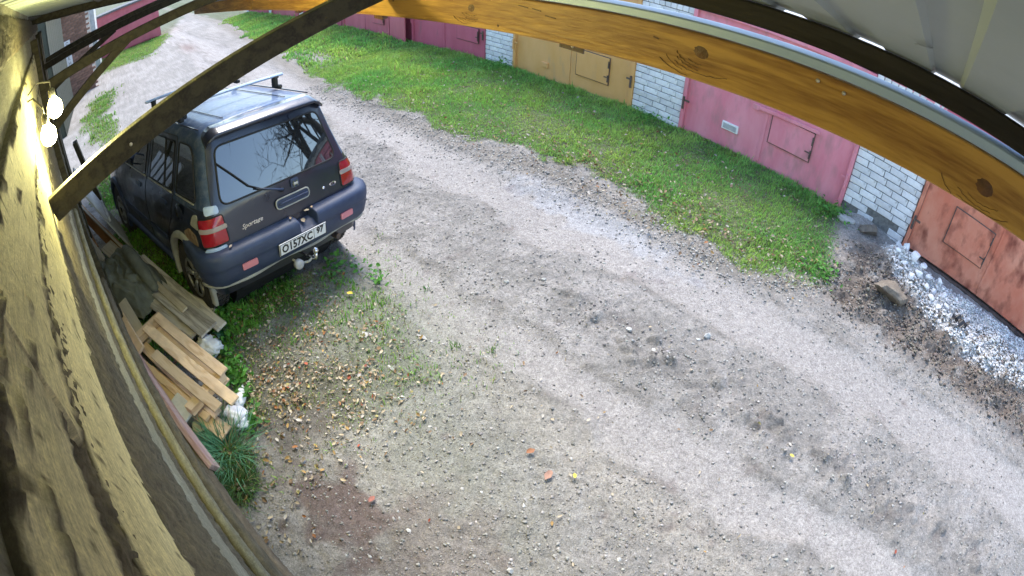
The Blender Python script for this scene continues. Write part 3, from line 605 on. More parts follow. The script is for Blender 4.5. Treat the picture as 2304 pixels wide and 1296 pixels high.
def slab(parent, x0, x1, m, z0=1.985, first=False):
    """door lintel, parapet, ragged roofing felt over the eave"""
    a = MB(); a.box(((x0 + x1) / 2, GY0 + .10, z0 + .065), (x1 - x0 - .004, .22, .11), bev=.004); a.build('lintel', m, parent)
    a = MB(); a.box(((x0 + x1) / 2, GY0 + .9, z0 + .20), (x1 - x0 - .004, 1.9, .14), bev=.006, jit=.004); a.build('roof_slab', m_conc, parent)
    n = int((x1 - x0) / .09); vs = []; 
    for i in range(n + 1):
        x = x0 + (x1 - x0) * i / n; d_ = .05 + .07 * abs(math.sin(x * 2.7)) * random.uniform(.3, 1)
        vs += [(x, GY0 + .2, z0 + .283), (x, GY0 - .075, z0 + .283), (x, GY0 - .082, z0 + .283 - d_)]
    a = MB(); a.add(vs, [(3 * i + j, 3 * i + 3 + j, 3 * i + 4 + j, 3 * i + 1 + j) for i in range(n) for j in range(2)]); a.build('roofing_felt', m_felt, parent)
def walls(parent, x0, x1):
    a = MB(); a.box(((x0 + x1) / 2, GY0 + 3.4, .9), (x1 - x0 - .01, 6.2, 2.3)); a.build('rear_walls', m_mortar, parent)
def gtext(s, size, loc, m, parent, name, rot=(PI / 2, 0, 0), ext=.0008, shear=0, sx=1.0, bold=0.0, align='CENTER'):
    cu = bpy.data.curves.new(name, 'FONT'); cu.body = s; cu.size = size; cu.extrude = ext; cu.shear = shear; cu.offset = bold; cu.align_x = align; cu.align_y = 'CENTER'; cu.resolution_u = 2
    o = bpy.data.objects.new(name, cu); COL.objects.link(o)
    dg = bpy.context.evaluated_depsgraph_get(); me = bpy.data.meshes.new_from_object(o.evaluated_get(dg)); bpy.data.objects.remove(o)
    me.materials.clear(); me.materials.append(m); o = bpy.data.objects.new(name, me); COL.objects.link(o); o.parent = parent; o.location = loc
    o.rotation_euler = rot; o.scale = (sx, 1, 1); return o
GR = 'brick garages standing in a row across the lane'
def garage(label, x0, x1): return thing('brick_garage', label, 'garage', (0, 0, 0), None, GR)
g = garage('garage with the rust-streaked red gate behind the white rubble', 0, 2.8)
gate(g, .014, 2.80, m_rust, 1.38, hatch=(.57, 1.25, .41, .93)); slab(g, .0, 2.8, m_red); walls(g, 0, 3.7)
pillar(2.82, 3.7, g)
a = MB(); a.box((1.45, GY0 + .0, -.06), (2.9, .1, .13)); a.build('threshold', m_iron, g)
g = garage('garage with the bright pink gate and grey letter slot', -3.83, 0)
gate(g, -3.83, -1.04, m_pink, -2.46, zb=-.05, hatch=(-2.36, -1.70, .38, .80), vent=(-2.985, .33, .27, .12, m_white)); slab(g, -3.83, -1.04, m_pink); walls(g, -3.83, 0)
pillar(-1.035, .01, g, hole=lambda a, b_, z: z < .26 and a < -.35 and b_ > -.9 and random.random() < .5)
slab(g, -1.038, -.002, m_pink)
b_ = MB(); b_.box((-2.12, GY0 - .03, .835), (1.0, .03, .05), rot=Matrix.Rotation(-.04, 3, 'Y'), bev=.004); b_.box((-2.63, GY0 - .03, .81), (.1, .04, .075), bev=.004); b_.build('locking_bar', m_pink, g)
gtext('125', .26, (-1.27, GY0 + .006, 1.86), m_white, g, 'painted_number', bold=.008, sx=1.15)
g = garage('garage with the ochre yellow gate', -7.557, -3.83)
gate(g, -7.557, -4.755, m_yel, -6.15, zb=-.14, hatch=(-5.98, -5.28, .20, .67), vent=(-6.735, .17, .16, .1, m_yel)); slab(g, -7.557, -4.755, m_yel); walls(g, -7.557, -3.83)
pillar(-4.75, -3.835, g); slab(g, -4.752, -3.834, m_pink)
g = garage('garage with the dark crimson gate left of the second brick pillar', -11.15, -7.56)
gate(g, -11.15, -8.40, m_red, -9.85, zb=-.24, hatch=(-9.36, -8.64, .2, .52)); slab(g, -11.15, -8.4, m_red); walls(g, -11.15, -7.56)
pillar(-8.395, -7.56, g); slab(g, -8.396, -7.56, m_yel)
g = garage('garage with the pale red gate, one leaf standing ajar', -15.15, -11.16)
gate(g, -15.1, -12.25, m_redf, -13.7, hatch=(-13.18, -12.58, .08, .4), zb=-.4); slab(g, -15.15, -11.16, m_redf); walls(g, -15.15, -11.16)
d = MB(); d.box((-11.7, GY0 - .10, .85), (1.02, .03, 2.2), rot=Matrix.Rotation(-.16, 3, 'Z'), bev=.004); d.build('open_gate_leaf', m_redf, g); d.v.clear()
pr = MB(); pr.box((-11.68, GY0 + .1, .8), (1.0, .1, 2.3)); pr.build('pillar_panel', m_red, g)
for i, (a_, c_) in enumerate([(-19.0, -15.2), (-22.9, -19.05), (-26.8, -22.95)]):
    g = garage(['far garage with a red gate right beyond the roof strut', 'second last garage of the far row, red gate', 'last garage at the far end of the row'][i], a_, c_)
    gate(g, a_ + .5, c_ - .02, m_redf if i % 2 else m_red, (a_ + c_) / 2 + .25, zb=-.45); slab(g, a_, c_, m_redf); walls(g, a_, c_)
    o = MB(); o.box((a_ + .24, GY0 + .1, .6), (.48, .2, 2.6)); o.build('pillar_panel', m_brick, g)
# garage closing the lane at the far end
g = thing('end_garage', 'red sheet-metal garage at the far end of the lane', 'garage', (-31.5, .55, -.6), (0, 0, PI / 2))
mb = MB(); mb.box((0, 0, 1.2), (4.2, 2.6, 2.4)); mb.build('walls', m_redf, g)
mb = MB(); mb.box((0, 0, 2.46), (4.5, 2.9, .1)); mb.build('roof', m_felt, g)
for xx in (-1.0, 1.0):
    mb = MB(); mb.box((xx, -1.33, 1.05), (1.7, .04, 2.0), bev=.01); mb.build('gate_leaf', m_redf, g)
# ---------------------------------------------------------------- the shed the camera hangs on
SL, SC = .138, .15                       # the wall runs at Y = -SC + SL * x
def wy(x): return -SC + SL * x
wdir = Vector((1, SL, 0)).normalized(); wnor = Vector((-SL, 1, 0)).normalized()
m_slab = mat_attr('slab_wood', rough=0.75, bump=0.0, vary=0.22, vscale=70)
_N, _L = m_slab.node_tree.nodes, m_slab.node_tree.links; _P = _N['Principled BSDF']; _tc = _N.new('ShaderNodeTexCoord')
_mp = _N.new('ShaderNodeMapping'); _mp.inputs['Scale'].default_value = (.07, .07, 1); _L.new(_tc.outputs['Object'], _mp.inputs[0])
_n1 = _N.new('ShaderNodeTexNoise'); _n1.inputs['Scale'].default_value = 260; _n1.inputs['Detail'].default_value = 8; _n1.inputs['Roughness'].default_value = .7; _L.new(_mp.outputs[0], _n1.inputs['Vector'])
_n2 = _N.new('ShaderNodeTexNoise'); _n2.inputs['Scale'].default_value = 190; _n2.inputs['Detail'].default_value = 8; _n2.inputs['Roughness'].default_value = .75; _L.new(_tc.outputs['Object'], _n2.inputs['Vector'])
_a = _N.new('ShaderNodeMath'); _a.operation = 'ADD'; _L.new(_n1.outputs[0], _a.inputs[0]); _L.new(_n2.outputs[0], _a.inputs[1])
_b = _N.new('ShaderNodeBump'); _b.inputs['Strength'].default_value = .9; _b.inputs['Distance'].default_value = .004; _L.new(_a.outputs[0], _b.inputs['Height']); _L.new(_b.outputs[0], _P.inputs['Normal'])
_r = _N.new('ShaderNodeMapRange'); _r.inputs[1].default_value = .75; _r.inputs[2].default_value = 1.2; _r.inputs[3].default_value = .62; _r.inputs[4].default_value = 1.3; _L.new(_a.outputs[0], _r.inputs[0])
_src = _P.inputs['Base Color'].links[0].from_socket; _m = _N.new('ShaderNodeMix'); _m.data_type = 'RGBA'; _m.blend_type = 'MULTIPLY'; _m.inputs[0].default_value = 1; _L.new(_src, _m.inputs[6]); _L.new(_r.outputs[0], _m.inputs[7]); _L.new(_m.outputs[2], _P.inputs['Base Color'])
m_beam = mat_wood('beam_wood', (.50, .275, .065), (.23, .10, .025), 'X', ring=30, rough=.5, knots=False)
m_stain = mat_wood('strut_wood', (.055, .048, .028), (.022, .018, .012), 'Y', rough=.6, knots=False)
m_dark = mat_wood('purlin_wood', (.026, .022, .018), (.012, .009, .007), 'X', rough=.8, knots=False)
m_knot = mat('knot_wood', (.07, .028, .008), (.15, .06, .015), 30, rough=.5, bump=.3, bscale=60)
m_zinc = mat('zinc_strip', (.36, .47, .66), (.46, .57, .74), 3, rough=.5, metal=.15, bump=.05, stretch=(.3, 4, 4))
m_sheet = mat('profiled_steel', (.31, .36, .36), (.38, .43, .42), 1.2, rough=.6, metal=.1, bump=.1, bscale=8, c3=(.2, .21, .16), s3=2.5, a3=(.6, .8))
m_screw = mat('screw_steel', (.6, .55, .45), rough=.3, metal=.8)
shed = thing('shed', 'slab-clad wooden shed with an open eave that the picture looks out from under', 'shed', (0, 0, 0))
def slab_board(z0, z1, x0, x1, kind, prot, lab=None, taper=0.0, seed=0, amp=.02):
    """one bark-edged slab laid along the wall: kind 0 peeled yellow, 1 bark, 2 weathered grey"""
    ny = 15; xs = np.unique(np.concatenate([np.arange(x0, min(x1, -2.2), .03), np.arange(max(x0, -2.2), x1, .006), [x0, x1]])); hs = np.linspace(0, 1, ny)
    X, T = np.meshgrid(xs, hs, indexing='ij')
    lo = z0 + (fbm(xs * 1.0, xs * 0 + seed, 2.2, 4, seed) - .5) * amp * 3 + taper * (xs - x1); hi = z1 + (fbm(xs, xs * 0 + seed + 5, 2.0, 4, seed + 9) - .5) * amp * 2
    Z = lo[:, None] * (1 - T) + hi[:, None] * T
    prof = np.sin(np.clip(T, 0, 1) * PI) ** .35 * .010 + prot
    n = fbm(X * 1.0, Z * 7, 3, 4, seed + 3); bark = {0: 0.0, 1: 1.0, 2: .35}[kind]
    edge = np.minimum(T, 1 - T); nb = fbm(X * 1.0, Z * 2, 7, 3, seed + 4); e = sst(1.0, .8, edge / (.035 + .5 * np.clip(nb - .5, 0, 1))) if kind == 0 else 0
    bm_ = np.clip(bark * sst(.25, .5, n + (.25 if kind == 1 else 0)) + e, 0, 1)
    if kind == 0: bm_ = np.clip(bm_ + .9 * sst(.76, .78, fbm(X * 2.2, Z * 24, 2.4, 3, seed + 7)), 0, 1)
    rough = fbm(X * 4, Z * 14, 14, 4, seed + 13) - .5
    off = prof + bm_ * (.005 + rough * .020) + (n - .5) * .006
    px = X + wnor.x * off; py = wy(X) + wnor.y * off
    c = {0: np.array([.70, .62, .38]), 1: np.array([.29, .255, .18]), 2: np.array([.36, .34, .27])}[kind] * np.ones(X.shape + (1,))
    g_ = fbm(X * .9, Z * 26, 5, 4, seed + 17); c = c * (.80 + .40 * g_)[..., None]
    if kind == 0:
        sp = sst(.76, .82, fbm(X * 6, Z * 60, 9, 2, seed + 21)) * .8; c = lerp3(c, (.05, .035, .02), sp)
    bc = np.array([.12, .10, .07]) * (.5 + 1.1 * fbm(X * 5, Z * 12, 9, 3, seed + 23))[..., None]
    c = c * (1 - bm_[..., None]) + bc * bm_[..., None]
    V = np.stack([px, py, Z], -1); idx = np.arange(V.shape[0] * ny).reshape(V.shape[0], ny)
    # back layer closes the board
    Vb = np.stack([X - wnor.x * .012, wy(X) - wnor.y * .012, Z], -1); off_ = idx.size
    F1 = np.stack([idx[:-1, :-1], idx[1:, :-1], idx[1:, 1:], idx[:-1, 1:]], -1).reshape(-1, 4); F2 = F1[:, ::-1] + off_
    e1 = np.stack([idx[:-1, 0], idx[1:, 0], idx[1:, 0] + off_, idx[:-1, 0] + off_], -1)[:, ::-1]; e2 = np.stack([idx[:-1, -1], idx[1:, -1], idx[1:, -1] + off_, idx[:-1, -1] + off_], -1)
    e3 = np.stack([idx[0, :-1], idx[0, 1:], idx[0, 1:] + off_, idx[0, :-1] + off_], -1); e4 = np.stack([idx[-1, :-1], idx[-1, 1:], idx[-1, 1:] + off_, idx[-1, :-1] + off_], -1)[:, ::-1]
    o = npmesh('slab_board', np.concatenate([V.reshape(-1, 3), Vb.reshape(-1, 3)]), np.concatenate([F1, F2, e1, e2, e3, e4]), m_slab, np.concatenate([c.reshape(-1, 3), c.reshape(-1, 3)]), parent=shed, smooth=True)
    return setp(o, lab)
XE = -9.0
for i, (z0, z1, x0, x1, k, pr, tp) in enumerate([
    (3.06, 3.22, XE, .9, 2, .0, 0), (2.93, 3.08, XE, .9, 1, .004, 0), (2.775, 2.95, XE, .9, 2, -.002, .01),
    (2.635, 2.80, -.47, .9, 0, .012, 0), (2.60, 2.80, XE, -.43, 0, .016, .012), (2.555, 2.645, XE, .9, 1, -.004, .04), (2.40, 2.57, XE, .9, 0, .006, .06),
    (2.32, 2.425, XE, .9, 2, -.004, .05), (2.06, 2.345, XE, .9, 1, .004, .04), (1.86, 2.09, XE, .9, 1, -.002, .03),
    (1.66, 1.88, XE, .9, 2, .004, .02), (1.46, 1.69, XE, .9, 1, .0, .01), (1.30, 1.47, XE, .9, 2, .006, 0), (1.08, 1.32, XE, .9, 2, .0, 0), (.86, 1.10, XE, .9, 1, .004, 0), (.62, .88, XE, .9, 1, .0, 0), (.38, .65, XE, .9, 2, .004, 0), (.14, .40, XE, .9, 1, .0, 0), (-.35, .17, XE, .9, 1, .008, 0)]):
    slab_board(z0, z1, x0, x1, k, pr, taper=tp, seed=200 + 31 * i, amp=.006)
def bark_log(z, r, x0, x1, off, seed, col=(.15, .12, .085)):
    """half-round bark slab laid lengthwise along the wall"""
    nx = int((x1 - x0) / .03); xs = np.linspace(x0, x1, nx + 1); th = np.linspace(0, 2 * PI, 19)[:-1]
    X, A = np.meshgrid(xs, th, indexing='ij'); rr = r * (1 + .35 * (fbm(X * 2, A * 1.2, 2.2, 4, seed) - .5) + .22 * (fbm(X * 6, A * 3, 6, 3, seed + 2) - .5))
    px = X + wnor.x * (off + rr * np.cos(A)); py = wy(X) + wnor.y * (off + rr * np.cos(A)); pz = z + rr * np.sin(A)
    n = len(th); idx = np.arange(X.size).reshape(X.shape); i2 = np.roll(idx, -1, 1)
    F_ = np.stack([idx[:-1], idx[1:], i2[1:], i2[:-1]], -1).reshape(-1, 4); c = np.array(col) * (.5 + 1.0 * fbm(X * 4, A * 2, 5, 4, seed + 5))[..., None]
    return npmesh('bark_slab', np.stack([px, py, pz], -1).reshape(-1, 3), F_, m_slab, c.reshape(-1, 3), parent=shed, smooth=True)
bark_log(.06, .065, -6.0, .6, .02, 401); bark_log(1.45, .024, -6, .6, .03, 402, (.19, .175, .13)); bark_log(.75, .045, -6, .6, .02, 403, (.12, .10, .07))
def plank(name, p0, p1, wdt, thk, m, parent=None, roll=0.0, bev=.003, up=(0, 0, 1), label=None, cat=None, group=None, jit=0.0):
    p0, p1 = Vector(p0), Vector(p1); x = (p1 - p0).normalized(); u = Vector(up); y = u.cross(x).normalized(); z = x.cross(y)
    Mx = Matrix((x, y, z)).transposed() @ Matrix.Rotation(roll, 3, 'X')
    mb = MB(); mb.box((0, 0, 0), ((p1 - p0).length, wdt, thk), bev=bev, jit=jit); o = mb.build(name, m, parent)
    o.matrix_local = Matrix.Translation((p0 + p1) / 2) @ Mx.to_4x4()
    return setp(o, label, cat, group)
# fascia beam: two boards end to end, sloping a little along the eave
BZ = lambda x: 2.752 + .0535 * x - .012 * max(0, -3.71 - x)          # centre line
m_b2 = m_beam
def beam_piece(x0, x1, name='fascia_beam'):
    o = plank(name, (x0, 1.018, BZ(x0)), (x1, 1.018, BZ(x1)), .04, .107, m_b2, shed); return o
bm1 = beam_piece(-3.712, 2.6); bm2 = beam_piece(-6.4, -3.716)
# raised knots and nails on the near face, facing the camera
def on_beam(x, dz=0): return (x, .9972, BZ(x) + dz)
for (x, dz, rx, rz) in [(-1.278, 0.0086, .0215, .017), (-.525, .013, .025, .019), (.121, -.006, .0285, .0215), (-1.735, .016, .012, .011), (-1.157, -.036, .007, .006)]:
    mb = MB(); n = 20; vs = [(0, -.001, 0)] + [(math.cos(2 * PI * k / n) * rx * (1 + .1 * math.sin(3 * k)), 0.0015, math.sin(2 * PI * k / n) * rz) for k in range(n)]
    mb.add(vs, [(0, 1 + k, 1 + (k + 1) % n) for k in range(n)]); o = mb.build('knot', m_knot, shed, loc=on_beam(x, dz)); o.rotation_euler = (0, -.0575 + random.uniform(-.3, .3), 0)
    # grain rings bending round the knot
    mb = MB()
    if rx < .014: continue
    for j in range(1, 7):
        s0 = random.uniform(1.02, 1.35); s1 = s0 + random.uniform(.25, .55); k1, k2 = random.uniform(.9, 1.1), random.uniform(0, .5)
        aa = rx * (1.25 + .50 * j) * k1; bb_ = rz * (1.12 + .24 * j); pts = [(math.cos(t) * aa * (1 + k2 * (t > PI * 1.5)) + .0015 * math.sin(t * 19 + j), -.0002, math.sin(t) * bb_ - rz * .12 * j + .001 * math.sin(t * 23)) for t in np.linspace(PI * s0, PI * min(s1, 1.97), 16)]
        mb = MB(); mb.tube([Vector(p) for p in pts if abs(dz + p[2]) < .051] if sum(abs(dz + p[2]) < .051 for p in pts) > 3 else [Vector((0, 0, 0)), Vector((.01, 0, 0))], .0005 + .0004 * random.random(), 4)
        o2 = mb.build('grain_ring', m_knot, shed, loc=on_beam(x, dz)); o2.rotation_euler = (0, -.0575, 0)
for (x, dz) in [(-.264, .037), (-.207, .033)]:
    mb = MB(); mb.lathe([(0, -.003), (.0042, -.002), (.0042, 0), (0, .001)], (0, 0, 0), 'Y', 12); mb.build('screw_head', m_screw, shed, smooth=True, loc=on_beam(x, dz))
for (x, dz, l) in [(-1.057, .034, .036), (-1.007, .030, .032), (-.957, .016, .036), (-.64, .02, .014)]:
    plank('wood_check', (x - l / 2, .9972, BZ(x) + dz), (x + l / 2, .9972, BZ(x) + dz - .002), .001, .003, m_knot, shed, bev=0)
# perforated steel plate fixed behind, hanging below the beam
mb = MB(); hx = [-.035, .0, .035]; W_, Hh = .084, .036
mb.box((0, 0, .0), (W_, .003, Hh)); pl = mb.build('steel_plate', m_iron, shed, loc=(-.918, 1.041, BZ(-.918) - .0585))
for dx, dz in [(-.025, .008), (.004, -.006), (.028, .008)]:
    mb = MB(); mb.lathe([(0, -.003), (.004, -.0025), (.005, 0)], (dx, -.001, dz), 'Y', 12); mb.build('plate_screw', m_screw, pl, smooth=True)
for x in (-1.87, -2.79):
    mb = MB(); mb.box((x, 1.018, BZ(x) - .061), (.064, .022, .016), jit=.004); mb.build('batten_stub', m_knot, shed)
# zinc drip strip along the top of the beam
mb = MB(); n = 60; vs = []
for i in range(n + 1):
    x = -6.4 + 9.0 * i / n; z = BZ(x)
    vs += [(x, 1.04, z + .056), (x, .992, z + .0585), (x, .988, z + .061), (x, .9895, z + .077), (x, .994, z + .080), (x, 1.044, z + .083)]
mb.add(vs, [(6 * i + j, 6 * i + 6 + j, 6 * i + 7 + j, 6 * i + 1 + j) for i in range(n) for j in range(5)]); mb.build('drip_strip', m_zinc, shed)
# eave purlin and the profiled roof sheets above it
PZ = lambda x: 2.868 + .028 * x
plank('eave_purlin', (-10.8, 1.018, PZ(-10.8)), (3.6, 1.018, PZ(3.6)), .036, .047, m_dark, shed)
def sheet(x0, x1, k):
    mb = MB(); ys = ([-3.8, -2.5] if x1 < -6.9 else []) + [-1.3, -.8, -.4, 0, .4, .8, 1.075]; prof = []; x = x0; per = .17
    while x < x1 - 1e-6:
        for dx, dz in ((0, 0), (.100, 0), (.108, .008), (.162, .008)): prof.append((min(x + dx, x1), dz))
        x += per
    prof.append((x1, 0)); vs = []
    for y in ys:
        for (xx, dz) in prof: vs.append((xx, y, PZ(xx) + .027 + dz + (1.018 - y) * .19))
    n = len(prof); mb.add(vs, [(j * n + i, j * n + i + 1, (j + 1) * n + i + 1, (j + 1) * n + i) for j in range(len(ys) - 1) for i in range(n - 1)])
    o = mb.build('roof_sheet', m_sheet, shed); return o
for k, (a_, b_) in enumerate([(-10.8, -9.01), (-9, -7.01), (-7, -5.01), (-5, -3.01), (-3, -1.01), (-1, .99), (1.0, 2.99), (3.0, 3.6)]): sheet(a_, b_, k)
m_ink = mat('stencil_ink', (.12, .13, .11), rough=.7)
gtext('SVIM', .036, (-.054, .73, PZ(-.054) + .0255 + .288 * .19), m_ink, shed, 'stencil_print', rot=(PI - .19, 0, PI / 2), ext=0)
for x in (-.5, 1.2):        # rafters
    pass
# struts from wall to eave
def strut(x, zf, zt, yt=1.0, w_=.05, h_=.08, name='strut', m=None):
    return plank(name, (x, wy(x) + .02, zf), (x, yt, zt), w_, h_, m or m_stain, shed)
strut(-1.77, 2.375, 2.73, w_=.045, h_=.088); 
strut(-4.2, 2.49, 2.66); strut(-6.6, 2.45, 2.59); strut(-9.0, 2.36, 2.51)
for x in (-5.4, -7.8, -10.2):
    plank('rafter', (x, -1.2, PZ(x) + .027 + 2.22 * .19 - .04), (x, .98, PZ(x) + .027 + .04 * .19 - .04), .05, .07, m_stain, shed)
for yy in (.5, -.1, -.8):
    plank('roof_lath', (-10.8, yy, PZ(-10.8) + .014 + (1.018 - yy) * .19), (-3.4, yy, PZ(-3.4) + .014 + (1.018 - yy) * .19), .09, .018, m_stain, shed)

plank('knee_brace', (-4.22, wy(-4.2) + .02, 2.12), (-4.22, .12, 2.57), .05, .07, m_stain, shed); plank('knee_brace', (-6.62, wy(-6.6) + .02, 2.1), (-6.62, .0, 2.5), .05, .07, m_stain, shed)
for x in (-4.2, -6.6, -8.6):
    plank('wall_post', (x, wy(x) + .03, -.3), (x, wy(x) + .03, 2.9), .09, .07, m_stain, shed, up=(1, 0, 0))
mb = MB(); mb.lathe([(0, -.004), (.006, -.003), (.006, 0), (0, .001)], (0, 0, 0), 'X', 12); mb.build('screw_head', m_screw, shed, loc=(-1.742, -.02, 2.462))

# ---------------------------------------------------------------- lit bulbs on the wall
def bulb(p, label, en, drop):
    t = thing('light_bulb', label, 'light bulb', p, None, 'lit bulbs hanging on the shed wall')
    m, N, L, P = mat_new('bulb_glow'); P.inputs['Base Color'].default_value = (1, .95, .7, 1); P.inputs['Emission Color'].default_value = (1.0, .86, .42, 1); P.inputs['Emission Strength'].default_value = 12
    mb = MB(); mb.lathe([(.0, -.042), (.018, -.038), (.031, -.024), (.036, -.003), (.033, .016), (.02, .036), (.013, .046)], (0, 0, 0), 'Z', 20); g_ = mb.build('glass', m, t, smooth=True)
    mb = MB(); mb.lathe([(.013, .044), (.016, .046), (.016, .075), (.008, .082), (0, .083)], (0, 0, 0), 'Z', 16); mb.build('socket', m_rag, t, smooth=True)
    mb = MB(); q = Vector((p[0], wy(p[0]) + .02, p[2] + drop)) - Vector(p); mb.tube([(0, 0, .08), (0, 0, .11), q * .5 + Vector((0, 0, .08)), q], .004, 6); mb.build('cable', m_rag, t)
    l = bpy.data.lights.new('bulb_light', 'POINT'); l.energy = en; l.color = (1.0, .93, .36); l.shadow_soft_size = .035
    lo = bpy.data.objects.new('bulb_light', l); COL.objects.link(lo); lo.parent = t; lo.location = (.0, .045, -.03)
bulb((-2.12, -.31, 2.64), 'upper lit bulb of the pair on the shed wall', 8, .1)
bulb((-2.0, -.345, 2.575), 'lower lit bulb of the pair on the shed wall', 9, .16)

# ---------------------------------------------------------------- neighbouring sheds further along (top left)
m_green = mat('dark_green_sheet', (.018, .025, .016), (.028, .035, .022), 5, rough=.6, bump=.2, bscale=12)
m_bbrick = mat('brown_brick', (.22, .12, .085), (.32, .19, .14), 10, rough=.9, bump=.4, obj_rand=.25)
n_ = thing('neighbour_shed', 'dark green sheet-clad shed beyond the lit bulbs, under a low roof', 'shed', (0, 0, 0))
mb = MB(); mb.box((-16.8, -4.05, 1.2), (4.4, 4.1, 3.7)); mb.build('walls', m_green, n_)
for i in range(9):
    plank('wall_panel', (-14.58, -2.22 - .44 * i, -.5), (-14.58, -2.22 - .44 * i, 3.02), .42, .02, m_green, n_, up=(1, 0, 0))
for i in range(9):
    plank('wall_panel', (-18.75 + .49 * i, -1.985, -.5), (-18.75 + .49 * i, -1.985, 3.02), .47, .02, m_green, n_, up=(0, 1, 0))
mb = MB(); mb.box((-16.8, -3.9, 3.1), (4.0, 5.0, .07), rot=Matrix.Rotation(.06, 3, 'X')); mb.build('roof', m_felt, n_)
k2 = thing('brick_shed', 'brown brick shed with a white vertical sign, further down the lane', 'shed', (0, 0, 0))
mb = MB(); mb.box((-23, -3.65, 1.05), (3.96, 4.96, 3.9)); mb.build('mortar_core', m_mortar, k2)
z = -.7
for r in range(0, 37):
    for c_ in range(0, 8):
        yy = -1.15 - .26 * c_ - (.13 if r % 2 else 0)
        me_ = brick_mesh(r % 3, .25, .088, .12)
        o = bpy.data.objects.new('brick', me_); COL.objects.link(o); o.parent = k2; o.location = (-21.02, yy, z + .1 * r + .05); o.rotation_euler = (0, 0, PI / 2)
        o.material_slots[0].link = 'OBJECT'; o.material_slots[0].material = m_bbrick
mb = MB(); mb.box((-22.9, -3.65, 3.07), (4.5, 5.4, .12)); mb.build('roof', m_felt, k2)
mb = MB(); mb.box((-20.93, -2.05, 1.25), (.03, .26, 1.25), bev=.004); sg = mb.build('sign_board', m_white, k2)
for i, ch in enumerate('СЕМЕНА'): gtext(ch, .17, (-20.91, -2.05, 1.75 - .2 * i), m_ink, sg, 'sign_letter', rot=(PI / 2, 0, PI / 2), ext=.001)
k3 = thing('low_grey_shed', 'low grey shed beside the far grass verge', 'shed', (0, 0, 0))
mb = MB(); mb.box((-28.2, -3.0, 1.2), (3, 4.0, 4.0)); mb.build('walls', m_conc, k3); mb = MB(); mb.box((-28.2, -3.0, 3.25), (3.4, 4.4, .09)); mb.build('roof', m_felt, k3)
# ladder rails and a fence panel leaning behind the first post
t = thing('slat_screen', 'bleached slat panel leaning on the shed wall below the bulbs', 'screen', (0, 0, 0))
for i in range(5):
    x = -6.9 + .17 * i; plank('slat', (x, wy(x) + .55 - .0 * i, float(H0(x, -.6))), (x + .25, wy(x) + .16, 1.05), .09, .02, mat_grey_wood if 'mat_grey_wood' in globals() else m_conc, t, up=(0, 1, 0))
plank('rail', (-6.95, wy(-6.95) + .38, .35), (-6.1, wy(-6.1) + .38, .42), .06, .03, m_conc, t, up=(0, 1, 0))
plank('fence_post', (-7.4, -.72, -.3), (-7.15, -.88, 1.25), .1, .07, m_stain, None, up=(0, 1, 0), label='brown post leaning beside the bleached slat panel', cat='post')
# ---------------------------------------------------------------- the parked car (local: x forward, y left, z up, origin under the rear axle)
m_paint, N, L, P = mat_new('navy_black_paint'); P.inputs['Base Color'].default_value = (.005, .009, .026, 1); P.inputs['Roughness'].default_value = .26; P.inputs['Metallic'].default_value = .25
P.inputs['Coat Weight'].default_value = 1.0; P.inputs['Coat Roughness'].default_value = .06; P.inputs['Specular IOR Level'].default_value = .6
def _dirt(m, col=(.18, .16, .13), lo=.52, hi=.8, s=5, amt=.35):
    N, L = m.node_tree.nodes, m.node_tree.links; P = N['Principled BSDF']; tc = N.new('ShaderNodeTexCoord'); n = N.new('ShaderNodeTexNoise'); n.inputs['Scale'].default_value = s; n.inputs['Detail'].default_value = 10; n.inputs['Roughness'].default_value = .7
    L.new(tc.outputs['Object'], n.inputs['Vector']); r = N.new('ShaderNodeMapRange'); r.inputs[1].default_value = lo; r.inputs[2].default_value = hi; r.inputs[4].default_value = amt; L.new(n.outputs[0], r.inputs[0])
    mx = N.new('ShaderNodeMix'); mx.data_type = 'RGBA'; mx.inputs[6].default_value = P.inputs['Base Color'].default_value; mx.inputs[7].default_value = (*col, 1); L.new(r.outputs[0], mx.inputs[0]); L.new(mx.outputs[2], P.inputs['Base Color'])
    rr = N.new('ShaderNodeMapRange'); rr.inputs[1].default_value = .35; rr.inputs[2].default_value = .75; rr.inputs[3].default_value = P.inputs['Roughness'].default_value; rr.inputs[4].default_value = min(.85, P.inputs['Roughness'].default_value + .3); L.new(n.outputs[0], rr.inputs[0]); L.new(rr.outputs[0], P.inputs['Roughness'])
    cr = N.new('ShaderNodeMapRange'); cr.inputs[1].default_value = .35; cr.inputs[2].default_value = .8; cr.inputs[3].default_value = .04; cr.inputs[4].default_value = .3; L.new(n.outputs[0], cr.inputs[0])
    if P.inputs['Coat Weight'].default_value: L.new(cr.outputs[0], P.inputs['Coat Roughness'])
_dirt(m_paint, (.10, .10, .10), .58, .9, 7, .22)
m_roof, N, L, P = mat_new('dusty_sky_sheen_paint'); P.inputs['Base Color'].default_value = (.06, .10, .19, 1); P.inputs['Roughness'].default_value = .55; P.inputs['Metallic'].default_value = .6; P.inputs['Coat Weight'].default_value = .35; P.inputs['Coat Roughness'].default_value = .3  # sky's reflection put into the pale blue base colour, dust mottled over
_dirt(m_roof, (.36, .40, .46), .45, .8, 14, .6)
m_glass, N, L, P = mat_new('dark_glass'); P.inputs['Base Color'].default_value = (.006, .009, .012, 1); P.inputs['Roughness'].default_value = .03; P.inputs['Specular IOR Level'].default_value = .9; P.inputs['Coat Weight'].default_value = 1; P.inputs['Coat Roughness'].default_value = .02; P.inputs['Coat IOR'].default_value = 2.0
m_plas = mat('bumper_plastic', (.024, .038, .085), (.038, .055, .105), 6, rough=.5, bump=.06, bscale=200, spec=.5); 
m_trim = mat('pale_trim', (.30, .30, .27), (.42, .42, .38), 9, rough=.6)
m_rub = mat('rubber', (.012, .012, .013), rough=.6)
